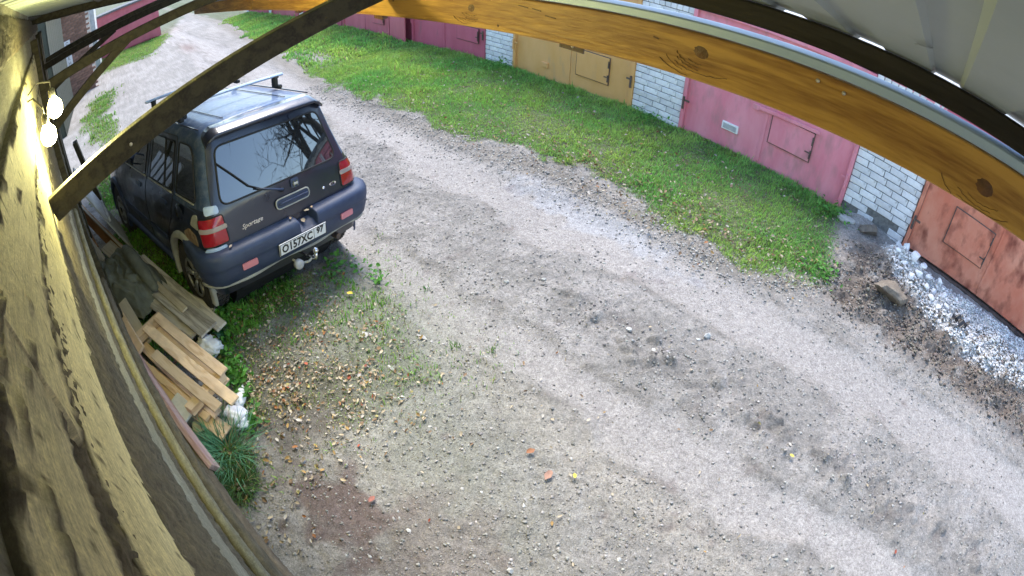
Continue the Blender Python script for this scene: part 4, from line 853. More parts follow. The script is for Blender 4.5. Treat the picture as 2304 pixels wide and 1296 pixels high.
m_tyre = mat('tyre_rubber', (.025, .024, .022), (.07, .06, .05), 9, rough=.9, bump=.3, bscale=60)
m_well = mat('wheel_well', (.010, .010, .010), rough=.95)
m_alloy = mat('alloy', (.45, .46, .48), (.32, .31, .29), 9, rough=.35, metal=.7)
m_tail, N, L, P = mat_new('tail_red'); P.inputs['Base Color'].default_value = (.33, .005, .012, 1); P.inputs['Roughness'].default_value = .18; P.inputs['Coat Weight'].default_value = .8
m_clear, N, L, P = mat_new('lamp_clear'); P.inputs['Base Color'].default_value = (.36, .30, .28, 1); P.inputs['Roughness'].default_value = .15
m_pinkref = mat('faded_reflector', (.62, .22, .25), rough=.3)
m_chrome = mat('chrome', (.7, .7, .72), rough=.12, metal=1.0)
m_plate = mat('plate_white', (.72, .73, .74), rough=.4); m_black = mat('black_print', (.01, .01, .01), rough=.5)
car = thing('off_road_car', 'dark navy-black five-door off-road car parked on the grass with bare roof bars', 'car', (-4.553, .933, -.216), (.096, .044, 3.379))
WB = 2.65
ip = np.interp
Wt = lambda z: float(ip(z, [.30, .42, .60, .85, 1.00, 1.10, 1.15, 1.40, 1.60, 1.66, 1.70, 1.72], [.79, .83, .845, .845, .825, .79, .765, .70, .655, .63, .58, .52]))
XR = lambda z: float(ip(z, [.30, .55, .80, 1.10, 1.60, 1.66, 1.70, 1.72], [-.60, -.63, -.62, -.575, -.40, -.37, -.33, -.27]))
XF = lambda z: float(ip(z, [.30, .45, .70, .95, 1.05], [3.33, 3.38, 3.38, 3.28, 3.20]))
XW = lambda z: float(ip(z, [1.00, 1.10, 1.60, 1.66, 1.70, 1.72], [2.30, 2.15, 1.42, 1.34, 1.24, 1.12]))
BOW = .055; RC = .13
def outline(z, xf, n1=9, n2=8, n3=26, n4=8, n5=7, rf=.22, bowf=.10):
    """left half of the plan outline at height z, rear centre to front centre"""
    w, xr = Wt(z), XR(z); pts = []
    for i in range(n1): y = (w - RC) * i / n1; pts.append((xr + BOW * (y / w) ** 2, y))
    xb = xr + BOW * ((w - RC) / w) ** 2
    for i in range(n2): a = PI / 2 * i / n2; pts.append((xb + RC * (1 - math.cos(a)), w - RC + RC * math.sin(a)))
    xs = xb + RC; xe = xf - rf - bowf
    for i in range(n3): u = i / n3; pts.append((xs + (xe - xs) * u, w * (1 + .012 * math.sin(PI * u)) - .04 * max(0, (xs + (xe - xs) * u - 2.6)) ** 1.0))
    we = w - .04 * max(0, xe - 2.6)
    for i in range(n4): a = PI / 2 * i / n4; pts.append((xe + rf * math.sin(a), we - rf * (1 - math.cos(a))))
    for i in range(n5 + 1): y = (we - rf) * (1 - i / n5); pts.append((xf - bowf * (y / w) ** 2, y))
    return pts
def shell(levels, xff, zmap=None, crown=.0, deck=10, **kw):
    mb = MB(); rings = []
    for z in levels:
        L_ = outline(z, xff(z), **kw); n = len(L_); ring = [(x, y) for x, y in L_] + [(x, -y) for x, y in L_[-2:0:-1]]
        rings.append([(x, y, zmap(x, z) if zmap else z) for x, y in ring])
    m_ = len(rings[0]); vs = [p for r_ in rings for p in r_]; fs = [(j * m_ + i, j * m_ + (i + 1) % m_, (j + 1) * m_ + (i + 1) % m_, (j + 1) * m_ + i) for j in range(len(rings) - 1) for i in range(m_)]
    mb.add(vs, fs); top = rings[-1]; base = (len(rings) - 1) * m_; prev = None
    for i in range(1, n - 1):
        a, b_ = top[i], top[m_ - i]; row = [base + i]
        for k in range(1, deck):
            t = k / deck; q = 1 - (2 * t - 1) ** 2; end = min(i, n - 1 - i); row.append(len(mb.v)); mb.v.append((a[0], a[1] * (1 - t) + b_[1] * t, a[2] + crown * q * min(1, end / 8)))
        row.append(base + m_ - i)
        if prev is None: mb.f += [(base, row[k], row[k + 1]) for k in range(deck)]
        else: mb.f += [(prev[k], prev[k + 1], row[k + 1], row[k]) for k in range(deck)]
        prev = row
    mb.f += [(base + n - 1, prev[k + 1], prev[k]) for k in range(deck)]
    return mb
def zlow(x, z):
    top = float(ip(x, [-1, 2.0, 2.3, 3.2, 3.45], [1.12, 1.12, 1.06, .98, .90])); return .36 + (z - .36) * (top - .36) / (1.12 - .36) if z > .36 else z
body = shell([.36, .40, .48, .60, .72, .84, .92, 1.0, 1.06, 1.10, 1.12], XF, zlow, crown=.03).build('body', m_paint, car, smooth=True)
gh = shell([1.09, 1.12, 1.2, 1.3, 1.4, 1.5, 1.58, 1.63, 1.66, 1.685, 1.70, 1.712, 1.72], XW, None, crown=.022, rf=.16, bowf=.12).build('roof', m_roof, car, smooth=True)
# wheel openings
for xc in (0, WB):
    mb = MB(); mb.tube([(xc, -1.2, .36), (xc, 1.2, .36)], .405, 40); cut = mb.build('cutter', m_well)
    cut.matrix_world = car.matrix_basis; bpy.context.view_layer.update()
    mo = body.modifiers.new('b', 'BOOLEAN'); mo.object = cut; mo.operation = 'DIFFERENCE'; mo.solver = 'EXACT'
    bpy.context.view_layer.update(); me = bpy.data.meshes.new_from_object(body.evaluated_get(bpy.context.evaluated_depsgraph_get())); body.modifiers.clear(); body.data = me; bpy.data.objects.remove(cut)
body.data.shade_smooth()
es = body.modifiers.new('edge', 'EDGE_SPLIT'); es.split_angle = R(38)
mb = MB(); mb.box((1.3, 0, .62), (3.7, 1.18, .6)); mb.build('underbody', m_well, car)
for xc in (0, WB):
    mb = MB(); mb.tube([(xc, -.58, .36), (xc, .58, .36)], .40, 30); mb.build('wheel_arch_liner', m_well, car)
# surface maps
def srear(y, z, off=0.0):
    w = Wt(z); xr = XR(z); a = abs(y)
    if a <= w - RC: x = xr + BOW * (y / w) ** 2; nx, ny = -1, 2 * BOW * y / w ** 2 * 0
    else:
        s = min((a - (w - RC)) / RC, .999); th = math.asin(s); x = xr + BOW * ((w - RC) / w) ** 2 + RC * (1 - math.cos(th)); nx, ny = -math.cos(th), math.sin(th) * (1 if y > 0 else -1)
    return (x + nx * off, y + ny * off, z)
def swrap(t, z, off=0.0):
    """t is arc length from the rear centre, positive left, going round the corner"""
    w = Wt(z); sg = 1 if t >= 0 else -1; a = abs(t); f = w - RC
    if a <= f: x = XR(z) + BOW * (a / w) ** 2; y = a; n = (-1, 0)
    elif a <= f + RC * PI / 2: th = (a - f) / RC; x = XR(z) + BOW * (f / w) ** 2 + RC * (1 - math.cos(th)); y = f + RC * math.sin(th); n = (-math.cos(th), math.sin(th))
    else: x = XR(z) + BOW * (f / w) ** 2 + RC + (a - f - RC * PI / 2); y = w; n = (0, 1)
    return (x + n[0] * off, (y + n[1] * off) * sg, z)
def sside(x, z, off=0.0, sg=1):
    w = Wt(z) * (1 + .012 * math.sin(PI * min(max((x + .45) / 3.4, 0), 1))) - .04 * max(0, x - 2.6)
    return (x, (w + off) * sg, z)
def rpoly(corners, r, n=5):
    """rounded polygon"""
    out = []; m_ = len(corners)
    for i, c in enumerate(corners):
        c = Vector(c); a = Vector(corners[i - 1]); b_ = Vector(corners[(i + 1) % m_]); ra = r[i] if hasattr(r, '__len__') else r
        da = (a - c).normalized() * min(ra, (a - c).length * .45); db = (b_ - c).normalized() * min(ra, (b_ - c).length * .45)
        for k in range(n + 1):
            t = k / n; out.append(tuple((c + da) * (1 - t) ** 2 + c * 2 * t * (1 - t) + (c + db) * t ** 2))
    # subdivide long edges
    res = []
    for i, p in enumerate(out):
        q = out[(i + 1) % len(out)]; d = math.dist(p, q); k = max(1, int(d / .05))
        for j in range(k): res.append((p[0] + (q[0] - p[0]) * j / k, p[1] + (q[1] - p[1]) * j / k))
    return res
def patch(name, poly, smap, off, m, parent=car, skirt=.012, rings=7, smooth=True, dome=0.0):
    c = (sum(p[0] for p in poly) / len(poly), sum(p[1] for p in poly) / len(poly)); mb = MB(); n = len(poly); mb.v.append(smap(c[0], c[1], off + dome)); 
    for j in range(1, rings + 1):
        t = j / rings
        for p in poly: mb.v.append(smap(c[0] + (p[0] - c[0]) * t, c[1] + (p[1] - c[1]) * t, off + dome * (1 - t * t)))
    mb.f += [(0, 1 + i, 1 + (i + 1) % n) for i in range(n)]
    for j in range(rings - 1): mb.f += [(1 + j * n + i, 1 + (j + 1) * n + i, 1 + (j + 1) * n + (i + 1) % n, 1 + j * n + (i + 1) % n) for i in range(n)]
    b0 = len(mb.v)
    for p in poly: mb.v.append(smap(p[0], p[1], off - skirt))
    e0 = 1 + (rings - 1) * n; mb.f += [(e0 + i, e0 + (i + 1) % n, b0 + (i + 1) % n, b0 + i) for i in range(n)]
    o = mb.build(name, m, parent, smooth=smooth, fix=False)
    bm = bmesh.new(); bm.from_mesh(o.data); bmesh.ops.recalc_face_normals(bm, faces=bm.faces)
    bm.faces.ensure_lookup_table(); f0 = bm.faces[0]; out = Vector(smap(c[0], c[1], off + .1)) - Vector(smap(c[0], c[1], off))
    if f0.normal.dot(out) < 0: bmesh.ops.reverse_faces(bm, faces=bm.faces)
    bm.to_mesh(o.data); bm.free()
    e = o.modifiers.new('edge', 'EDGE_SPLIT'); e.split_angle = R(45); return o
def edge_strip(name, poly, smap, off, r_, m, parent=car, closed=True):
    pts = [Vector(smap(p[0], p[1], off)) for p in poly]
    if closed: pts.append(pts[0])
    mb = MB(); mb.tube(pts, r_, 6, cap=not closed); return mb.build(name, m, parent, smooth=True)
# tailgate
tg = rpoly([(.70, 1.155), (.715, .80), (-.715, .80), (-.70, 1.155), (-.585, 1.655), (.585, 1.655)], [.04, .05, .05, .04, .07, .07])
gate_ = patch('tailgate', tg, srear, .007, m_paint, rings=12)
edge_strip('shut_line', tg, srear, .001, .005, m_rub, gate_)
wg = rpoly([(.625, 1.125), (-.625, 1.125), (-.535, 1.575), (.535, 1.575)], [.09, .09, .07, .07])
rg = patch('rear_window', wg, srear, .013, m_glass, gate_, rings=10); edge_strip('seal', wg, srear, .012, .009, m_rub, rg)
# roof spoiler lip shading the window
mb = MB(); n = 26; vs = []
for i in range(n + 1):
    y = -.63 + 1.26 * i / n; xx = .025 * (y / .6) ** 2 + .10 * max(0, abs(y) - .56); d = -.06 * max(0, (abs(y) - .55) / .08)
    vs += [(-.27 + xx, y * .95, 1.730 + d), (-.34 + xx, y * .96, 1.717 + d), (-.425 + xx, y * .97, 1.682 + d), (-.438 + xx, y * .97, 1.668 + d), (-.42 + xx, y * .97, 1.65 + d), (-.365 + xx, y * .96, 1.65 + d)]
mb.add(vs, [(6 * i + j, 6 * i + 6 + j, 6 * i + 6 + (j + 1) % 6, 6 * i + (j + 1) % 6) for i in range(n) for j in range(6)] + [tuple(range(6)), tuple(6 * n + k for k in range(6))[::-1]]); mb.build('roof_spoiler', m_paint, car, smooth=True)
# tail lamps, with red, pale and red bands
for sg, y0, y1 in ((1, .60, .86), (-1, .60, .86)):
    pl_ = [(.635, 1.07), (.625, .835), (.87, .835), (.88, 1.055)]; pp = rpoly([(sg * a, b_) for a, b_ in pl_], .03)
    tl = patch('tail_lamp', pp, swrap, .014, m_tail, rings=8, dome=.006)
    pale = rpoly([(sg * a, b_) for a, b_ in [(.622, .990), (.620, .952), (.868, .952), (.872, .990)]], .015); patch('reversing_lens', pale, swrap, .024, m_clear, tl, rings=4)
    edge_strip('seal', pp, swrap, .010, .007, m_rub, tl)
# grey cover piece above the left lamp, silver crushed bit below it
patch('lamp_filler', rpoly([(.655, 1.15), (.66, 1.09), (.78, 1.09), (.77, 1.155)], .02), swrap, .02, m_zinc)
patch('lamp_filler', rpoly([(.90, 1.08), (.905, .96), (1.08, .97), (1.0, 1.06)], .03), swrap, .006, m_trim)
patch('bent_trim', rpoly([(.66, .825), (.68, .785), (.86, .785), (.84, .83)], .02), swrap, .03, m_zinc, rings=4)
m_scuff = mat('rust_scuff', (.20, .12, .07), (.30, .22, .15), 18, rough=.85, bump=.5, bscale=40)
patch('rust_patch', rpoly([(.99, .90), (.98, .80), (1.26, .80), (1.30, .86), (1.14, .93)], .04), swrap, .004, m_scuff, rings=4, skirt=.004)
# bumper: swept round the tail, notched at the middle
path = []
for t in np.concatenate([np.linspace(-1.30, -.62, 18), np.concatenate([np.linspace(-.60, -.22, 12), np.linspace(-.205, .005, 43), np.linspace(.02, .60, 16)]), np.linspace(.62, 1.30, 18)]): path.append(float(t))
mb = MB(); vs = []
for t in path:
    e = ip(abs(t), [0, .75, .92, 1.1, 1.30], [.13, .125, .095, .06, .035]); nt_ = float(sst(.102, .090, np.float64(abs(t + .10)))); zt = .80 - .07 * nt_; taper = ip(abs(t), [0, .8, 1.3], [0, 0, .06]); it = .07 * nt_
    for (o_, z) in ((-.05, zt), (e * .40 * (1 - nt_) , zt + .004), (e * .86 - it * .6, zt - .012), (e - it * .3, zt - .045), (e, .68), (e - .004, .665), (e - .010, .655), (e - .008, .62), (e - .03, .53 + taper), (e - .06, .495 + taper), (-.03, .50 + taper)):
        p = swrap(t, .68, o_ + .01); vs.append((p[0], p[1], z))
m_ = 11; mb.add(vs, [(m_ * i + j, m_ * i + m_ + j, m_ * i + m_ + j + 1, m_ * i + j + 1) for i in range(len(path) - 1) for j in range(m_ - 1)] + [tuple(range(m_)), tuple(m_ * (len(path) - 1) + k for k in range(m_))[::-1]])
bp = mb.build('rear_bumper', m_plas, car, smooth=True); e = bp.modifiers.new('edge', 'EDGE_SPLIT'); e.split_angle = R(50)
mb = MB()
for i, t in enumerate(np.linspace(-1.0, 1.05, 40)):
    pass
pts = [Vector((swrap(t, .5, .06)[0], swrap(t, .5, .06)[1], .485 + .012 * math.sin(t * 9))) for t in np.linspace(-.85, .95, 40)]; mb.tube(pts, .018, 6); mb.build('lower_valance', m_trim, bp, smooth=True)
for sg in (1, -1):
    o_ = patch('reflector', rpoly([(sg * .47, .655), (sg * .47, .598), (sg * .62, .598), (sg * .62, .655)], .012), lambda t, z, off: (lambda p: (p[0], p[1], z))(swrap(t, .68, .135 + off)), .006, m_pinkref, bp, rings=3)
# number plate with its lettering
pl = MB(); pl.box((0, 0, 0), (.012, .52, .115), bev=.003); pt = pl.build('number_plate', m_plate, car); pt.location = (-.778, 0.0, .625); pt.rotation_euler = (0, -.10, 0)
mb = MB()
for q in ((0, .255, .006, .104), (0, -.255, .006, .104)): mb.box((-.0065, q[1], 0), (.002, q[2], q[3]))
for z in (.052, -.052): mb.box((-.0065, 0, z), (.002, .516, .005))
mb.box((-.0065, -.118, 0), (.002, .004, .100)); mb.build('plate_border', m_black, pt)
gtext('O157XC', .105, (-.0075, .068, -.002), m_black, pt, 'plate_characters', rot=(PI / 2, 0, -PI / 2), sx=.86, bold=.003)
gtext('97', .085, (-.0075, -.185, .012), m_black, pt, 'plate_region', rot=(PI / 2, 0, -PI / 2), sx=.9, bold=.003)
# tailgate furniture
nx_tilt = math.atan2(.05, .3)
mb = MB(); hp = rpoly([(.13, .99), (.13, .905), (-.23, .905), (-.23, .99)], .042); ho = patch('tailgate_handle', hp, srear, .028, m_plas, gate_, rings=5, skirt=.02); edge_strip('handle_rim', hp, srear, .026, .007, m_trim, ho)
mb = MB(); mb.tube([Vector(srear(y, .948, .035)) for y in np.linspace(.11, -.21, 9)], .010, 6); mb.build('handle_bar', m_plas, ho, smooth=True)
ho = patch('wiper_mount', rpoly([(-.06, 1.11), (-.06, 1.03), (-.145, 1.03), (-.145, 1.11)], .02), srear, .022, m_plas, gate_, rings=3)
mb = MB(); mb.tube([Vector(srear(y, z, .03)) for y, z in ((-.08, 1.065), (-.125, 1.065))], .012, 6); mb.build('emblem', m_trim, ho)
for dy in (-.085, -.12):
    mb = MB(); mb.tube([Vector(srear(dy, 1.04, .03)), Vector(srear(dy, 1.09, .03))], .006, 6); mb.build('emblem_bar', m_chrome, ho)
mb = MB(); P0 = Vector(srear(.04, 1.065, .04)); P1 = Vector(srear(.29, 1.165, .05)); mb.tube([P0, (P0 + P1) / 2 + Vector((-.012, 0, 0)), P1], [.013, .010, .007], 6); wa = mb.build('wiper_arm', m_plas, gate_, smooth=True)
mb = MB(); mb.tube([Vector(srear(y, z, .032)) for y, z in ((.56, 1.455), (.45, 1.33), (.34, 1.20), (.22, 1.13))], .007, 6); mb.build('wiper_blade', m_rub, wa)
mb = MB(); mb.lathe([(0, -.02), (.02, -.018), (.022, 0)], srear(.04, 1.06, .015), 'X', 14); mb.build('wiper_cap', m_rub, gate_, smooth=True)
gtext('Sportage', .060, srear(.385, .895, .0105), m_chrome, gate_, 'model_badge', rot=(PI / 2, 0, -PI / 2 - .03), shear=.25, bold=.0012, ext=.002)
mb = MB(); mb.lathe([(0, -.006), (.016, -.005), (.018, 0)], srear(-.41, .90, .007), 'X', 16); mb.build('lock_cylinder', m_chrome, gate_, smooth=True)
mb = MB(); n = 24; q0 = Vector(srear(-.52, .905, .010)); mb.add([tuple(q0 + Vector((-.004, 0, 0)))] + [tuple(q0 + Vector((0, .040 * math.cos(2 * PI * k / n), .022 * math.sin(2 * PI * k / n)))) for k in range(n)], [(0, 1 + k, 1 + (k + 1) % n) for k in range(n)]); lo_ = mb.build('oval_emblem', m_chrome, gate_)
gtext('KIA', .028, tuple(q0 + Vector((-.0055, 0, 0))), m_black, lo_, 'emblem_letters', rot=(PI / 2, 0, -PI / 2), ext=.0005, bold=.0008)
# tow bar and odds under the bumper
mb = MB(); mb.tube([(-.62, -.05, .42), (-.78, -.05, .42), (-.86, -.05, .44), (-.87, -.05, .50)], .018, 8); mb.lathe([(0, -.028), (.02, -.02), (.028, 0), (.02, .02), (0, .028)], (-.87, -.05, .52), 'Z', 14); tb = mb.build('tow_bar', m_chrome, car, smooth=True)
mb = MB(); mb.lathe([(0, -.03), (.03, -.028), (.045, -.02), (.045, .02), (.02, .024)], (-.80, .10, .43), 'X', 18); mb.build('tow_socket', m_grey, tb, smooth=True)
mb = MB(); mb.tube([(-.70, .10, .44), (-.76, .06, .40), (-.82, .0, .42), (-.80, -.10, .44)], .012, 6); mb.build('tow_cable', m_trim, tb, smooth=True)
mb = MB(); mb.tube([(-.3, -.45, .40), (-.66, -.48, .40)], .028, 12); mb.build('exhaust', m_iron, car)
# side doors, windows and shut lines, both sides
for sg in (1, -1):
    sm_ = lambda x, z, off=0.0, sg=sg: sside(x, z, off, sg)
    d2 = rpoly([(1.03, .46), (1.03, 1.10), (1.02, 1.14), (.92, 1.625), (.16, 1.635), (.20, 1.14), (.24, .90), (.46, .68), (.50, .46)], [.05, .02, .02, .05, .05, .03, .1, .1, .05])
    d1 = rpoly([(2.16, .46), (2.16, 1.08), (2.02, 1.14), (1.52, 1.60), (.955, 1.625), (1.06, 1.12), (1.055, .46)], [.06, .04, .1, .08, .04, .02, .05])
    for nm, dp, hx in (('rear_door', d2, .34), ('front_door', d1, 1.20)):
        dr = patch(nm, dp, sm_, .006, m_paint, rings=10); edge_strip('shut_line', dp, sm_, .0015, .0045, m_rub, dr)
        hh = patch('handle', rpoly([(hx, 1.045), (hx, 1.005), (hx + .17, 1.005), (hx + .17, 1.045)], .014), sm_, .022, m_plas, dr, rings=3)
        patch('side_moulding', rpoly([(.50 if nm == 'rear_door' else 1.08, .66), (.50 if nm == 'rear_door' else 1.08, .60), (1.01 if nm == 'rear_door' else 2.13, .60), (1.01 if nm == 'rear_door' else 2.13, .66)], .01), sm_, .016, m_plas, dr, rings=3)
        if nm == 'rear_door': wps = [rpoly([(.94, 1.15), (.86, 1.59), (.47, 1.59), (.47, 1.15)], .03), rpoly([(.445, 1.15), (.445, 1.59), (.21, 1.59), (.25, 1.15)], .03)]
        else: wps = [rpoly([(1.98, 1.14), (1.49, 1.57), (1.04, 1.59), (1.12, 1.14)], [.05, .06, .03, .03])]
        for wp in wps:
            wd = patch('window', wp, sm_, .010, m_glass, dr, rings=6); edge_strip('seal', wp, sm_, .009, .007, m_rub, wd)
        xa, xb = (.24, .98) if nm == 'rear_door' else (1.08, 2.02)
        mb = MB(); mb.tube([Vector(sm_(x, 1.135, .012)) for x in np.linspace(xa, xb, 8)], .009, 6); mb.build('belt_moulding', m_trim, dr, smooth=True)
    qp = rpoly([(.10, 1.60), (-.20, 1.60), (-.33, 1.16), (.14, 1.16)], [.03, .09, .05, .04]); qw = patch('quarter_window', qp, sm_, .008, m_glass, car, rings=7); edge_strip('seal', qp, sm_, .008, .008, m_rub, qw)
    mb = MB(); mb.tube([Vector(sm_(x, 1.145, .012)) for x in np.linspace(-.30, .13, 6)], .008, 6); mb.build('belt_moulding', m_trim, qw, smooth=True)
    if sg == 1:
        mb = MB(); mb.lathe([(0, .008), (.085, .006), (.09, -.004)], sm_(.02, 1.0, .0), 'Y', 28); mb.build('fuel_flap', m_paint, car, smooth=True)
    mb = MB(); mb.tube([Vector((swrap(sg * t, z, .006))) for t, z in ((1.0, 1.13), (1.0, 1.13))], .004, 4) if 0 else None
    # flared arches
    for xc in (0, WB):
        mb = MB(); n = 22; vs = []
        for i in range(n + 1):
            a = R(-14) + (PI + R(28)) * i / n
            for (rr, oo) in ((.402, -.03), (.402, .030), (.412, .036), (.462, .030), (.470, .020), (.472, -.004)):
                x, z = xc + rr * math.cos(a), .36 + rr * math.sin(a); w = Wt(max(z, .42)) - .04 * max(0, x - 2.6); vs.append((x, sg * (w + oo), z))
        mb.add(vs, [(6 * i + j, 6 * i + 6 + j, 6 * i + 7 + j, 6 * i + 1 + j) for i in range(n) for j in range(5)]); mb.build('arch_flare', m_trim if (sg == 1 and xc == 0) else m_plas, car, smooth=True)
    mb = MB(); mb.tube([Vector(sm_(x, .41, .01)) for x in np.linspace(.46, 2.2, 12)], .035, 8); mb.build('sill', m_plas, car, smooth=True)
    mb = MB(); mb.box((-.44, sg * .76, .44), (.02, .15, .14), rot=Matrix.Rotation(.35, 3, 'Y'), bev=.004); mb.build('mud_flap', m_trim if sg == 1 else m_rub, car)
    # mirror
    mb = MB(); mb.box((1.93, sg * .93, 1.205), (.10, .19, .13), bev=.03); mi = mb.build('door_mirror', m_plas, car, smooth=True); mb = MB(); mb.box((1.873, sg * .935, 1.205), (.006, .15, .098), bev=.002); mb.build('mirror_glass', m_chrome, mi)
    mb = MB(); mb.box((1.95, sg * .82, 1.17), (.06, .10, .05)); mb.build('mirror_arm', m_plas, mi)
# wheels
def wheel(x, y, sg):
    w_ = MB(); t = MB(); prof = [(.195, -.10), (.215, -.105), (.30, -.112), (.335, -.105), (.352, -.08), (.357, -.03), (.357, .03), (.352, .08), (.335, .105), (.30, .112), (.215, .105), (.195, .10)]
    t.lathe(prof, (0, 0, 0), 'Y', 44)
    for k in range(44):
        a = 2 * PI * (k + .5) / 44
        for yy in (-.075, -.025, .025, .075): t.box((.358 * math.cos(a), yy, .358 * math.sin(a)), (.012, .036, .03), rot=Matrix.Rotation(-a, 3, 'Y'))
    wo = t.build('wheel', m_tyre, car, smooth=True); wo.location = (x, y, .357); wo.rotation_euler = (0, random.uniform(0, 6), 0); e = wo.modifiers.new('e', 'EDGE_SPLIT'); e.split_angle = R(40)
    r_ = MB(); r_.lathe([(.197, .095), (.192, .10), (.182, .085), (.180, .02), (.05, .0), (0, .0)], (0, 0, 0), 'Y', 32)
    if sg < 0: r_.v = [(a, -b_, c) for a, b_, c in r_.v]
    r_.build('rim_dish', m_well, wo, smooth=True)
    s = MB(); s.lathe([(.200, .098), (.196, .106), (.184, .102), (.180, .09)], (0, 0, 0), 'Y', 40)
    for k in range(5):
        for da in (-.16, .16):
            a = 2 * PI * k / 5; s.tube([(.045 * math.cos(a), .068, .045 * math.sin(a)), (.12 * math.cos(a + da * .6), .085, .12 * math.sin(a + da * .6)), (.188 * math.cos(a + da), .094, .188 * math.sin(a + da))], [.020, .015, .014], 6)
    s.lathe([(.0, .092), (.036, .090), (.048, .07), (.05, .03)], (0, 0, 0), 'Y', 20)
    if sg < 0: s.v = [(a, -b_, c) for a, b_, c in s.v]
    s.build('alloy_rim', m_alloy, wo, smooth=True)
for x in (0, WB):
    for sg in (1, -1): wheel(x, sg * .735, sg)
# roof bars
for x, L_ in ((.28, .62), (1.22, .62)):
    mb = MB(); mb.box((x, 0, 1.865), (.045, L_ * 2, .028), bev=.01); cb = mb.build('roof_bar', m_zinc, car)
    for sg in (1, -1):
        f_ = MB(); f_.box((x, sg * .52, 1.80), (.07, .05, .115), bev=.012); f_.box((x, sg * .56, 1.745), (.085, .055, .04), bev=.01); f_.box((x, sg * .525, 1.85), (.06, .065, .022), bev=.006); f_.build('bar_foot', m_rub, cb)
# roof gutters and pressings
for y in (.585, .33, -.33, -.585):
    mb = MB(); mb.tube([(x, y, 1.722 + .022 * (1 - (y / .6) ** 2) + (.003 if abs(y) < .5 else -.008)) for x in np.linspace(-.2, 1.15, 14)], .007 if abs(y) > .5 else .004, 6); mb.build('roof_rib', m_paint, car, smooth=True)
# front end, only just in view behind the strut
mb = MB(); mb.box((3.36, 0, .58), (.16, 1.55, .22), bev=.05); mb.build('front_bumper', m_plas, car, smooth=True)
ws = rpoly([(-.60, 1.12), (.60, 1.12), (.53, 1.58), (-.53, 1.58)], .06)
def sfront(y, z, off=0.0): w = Wt(z); return (XW(z) - .12 * (y / w) ** 2 + off, y, z + off * .6)
wsn = patch('windscreen', ws, sfront, .010, m_glass, car); edge_strip('seal', ws, sfront, .009, .008, m_rub, wsn)
for sg in (1, -1):
    mb = MB(); mb.box((3.30, sg * .60, .84), (.08, .26, .15), bev=.03); mb.build('headlamp', m_clear, car, smooth=True)
mb = MB(); mb.box((3.385, 0, .84), (.03, .62, .12), bev=.01); mb.build('grille', m_rub, car)
# leaves lying on the bumper step
for (y, z, s, c) in [(-.08, .745, .07, (.55, .42, .28)), (-.13, .82, .055, (.5, .42, .3)), (-.19, .83, .04, (.5, .35, .2)), (.66, .82, .045, (.55, .45, .36)), (.05, .82, .04, (.4, .3, .2))]:
    V = lf * s; q = Vector(swrap(y, .68, .07)); q.z = z; wq = car.matrix_basis @ q; a = random.uniform(0, 6); V = np.stack([V[:, 0] * math.cos(a) - V[:, 1] * math.sin(a), V[:, 0] * math.sin(a) + V[:, 1] * math.cos(a), V[:, 2]], -1) + np.array(wq[:])
    lab = {(-.08): 'tan leaf lying in the notch of the bumper', (-.13): 'round tan leaf leaning under the tailgate handle', (-.19): 'small leaf on the bumper right of the notch', .66: 'curled leaf on the bumper below the left lamp', .05: 'small brown leaf on the bumper left of the notch'}[y]
    setp(npmesh('leaf', V, lff, m_leaf, np.repeat(np.array([c]), 7, 0)), lab, 'leaf')
# ---------------------------------------------------------------- timber and rubbish along the shed
m_new = mat_wood('new_pine', (.74, .56, .38), (.50, .32, .18), 'X', ring=9, rough=.75, knots=True, rnd=.2, wear=(.54, .41, .29))
m_old = mat_wood('old_board', (.56, .52, .47), (.25, .22, .19), 'X', ring=30, rough=.9, knots=False, rnd=.2)
m_pinkb = mat_wood('pinkish_board', (.60, .44, .40), (.40, .22, .20), 'X', ring=18, rough=.8, knots=False)
m_ply = mat_wood('orange_ply', (.42, .20, .08), (.25, .11, .04), 'X', rough=.7, knots=False)
m_pale = mat_wood('pale_board', (.58, .52, .42), (.38, .31, .22), 'X', rough=.8, knots=False)
E2 = lambda x, y, z: (x, y, z)
PG = 'timber heaped along the shed'
# pallet: three deck slats over cross blocks, lower slats
t = thing('wooden_pallet', 'narrow new pine pallet lying on the heap, its slats pointing at the lane', 'pallet', (0, 0, 0))
u = Vector((.93, .36, -.10)).normalized()
def sl(p, L_, w_=.095, th=.022, m=m_new, name='slat', roll=.12, yaw=0.0):
    uu = Matrix.Rotation(yaw, 3, 'Z') @ u; p = Vector(p); return plank(name, p, p + uu * L_, w_, th, m, t, roll=roll)
sl((-3.97, -.335, .31), 1.0, .088, yaw=.01); sl((-3.92, -.462, .30), 1.25, .092, yaw=.02); sl((-3.54, -.462, .295), .86, .088, yaw=.03)
for (p, L_) in (((-3.98, -.35, .20), 1.0), ((-3.86, -.56, .18), 1.1)): sl(p, L_, .09, .02, name='lower_slat')
v = Vector((.42, -.90, 0)).normalized()
for k_, (c0) in enumerate([(-4.02, -.31, .245), (-3.10, .0, .15)]):
    c0 = Vector(c0); plank('cross_bar', c0 - v * .02, c0 + v * .40, .09, .07, m_new, t)
for c0 in [(-4.03, -.42, .17), (-3.93, -.60, .17), (-3.80, -.66, .20)]:
    plank('block', Vector(c0), Vector(c0) + v * .11, .10, .09, m_new, t)
def board(p0, p1, w_, th, m, label, roll=0.0, group=PG, up=(0, 0, 1), cat='board'):
    return plank('board', p0, p1, w_, th, m, None, roll=roll, label=label, cat=cat, group=group, up=up)
board((-3.62, -.60, .10), (-2.70, -.17, .0), .13, .022, m_new, 'short pine board under the pallet, its end by the crumpled white paper', .15)
board((-3.95, -.72, .15), (-2.86, -.25, .06), .06, .03, m_new, 'narrow pine batten just under the pallet, nearest the white foam lid', .2)
board((-5.55, -1.00, .42), (-3.68, -.60, .26), .15, .028, m_new, 'long yellow pine board running back along the shed wall', .5)
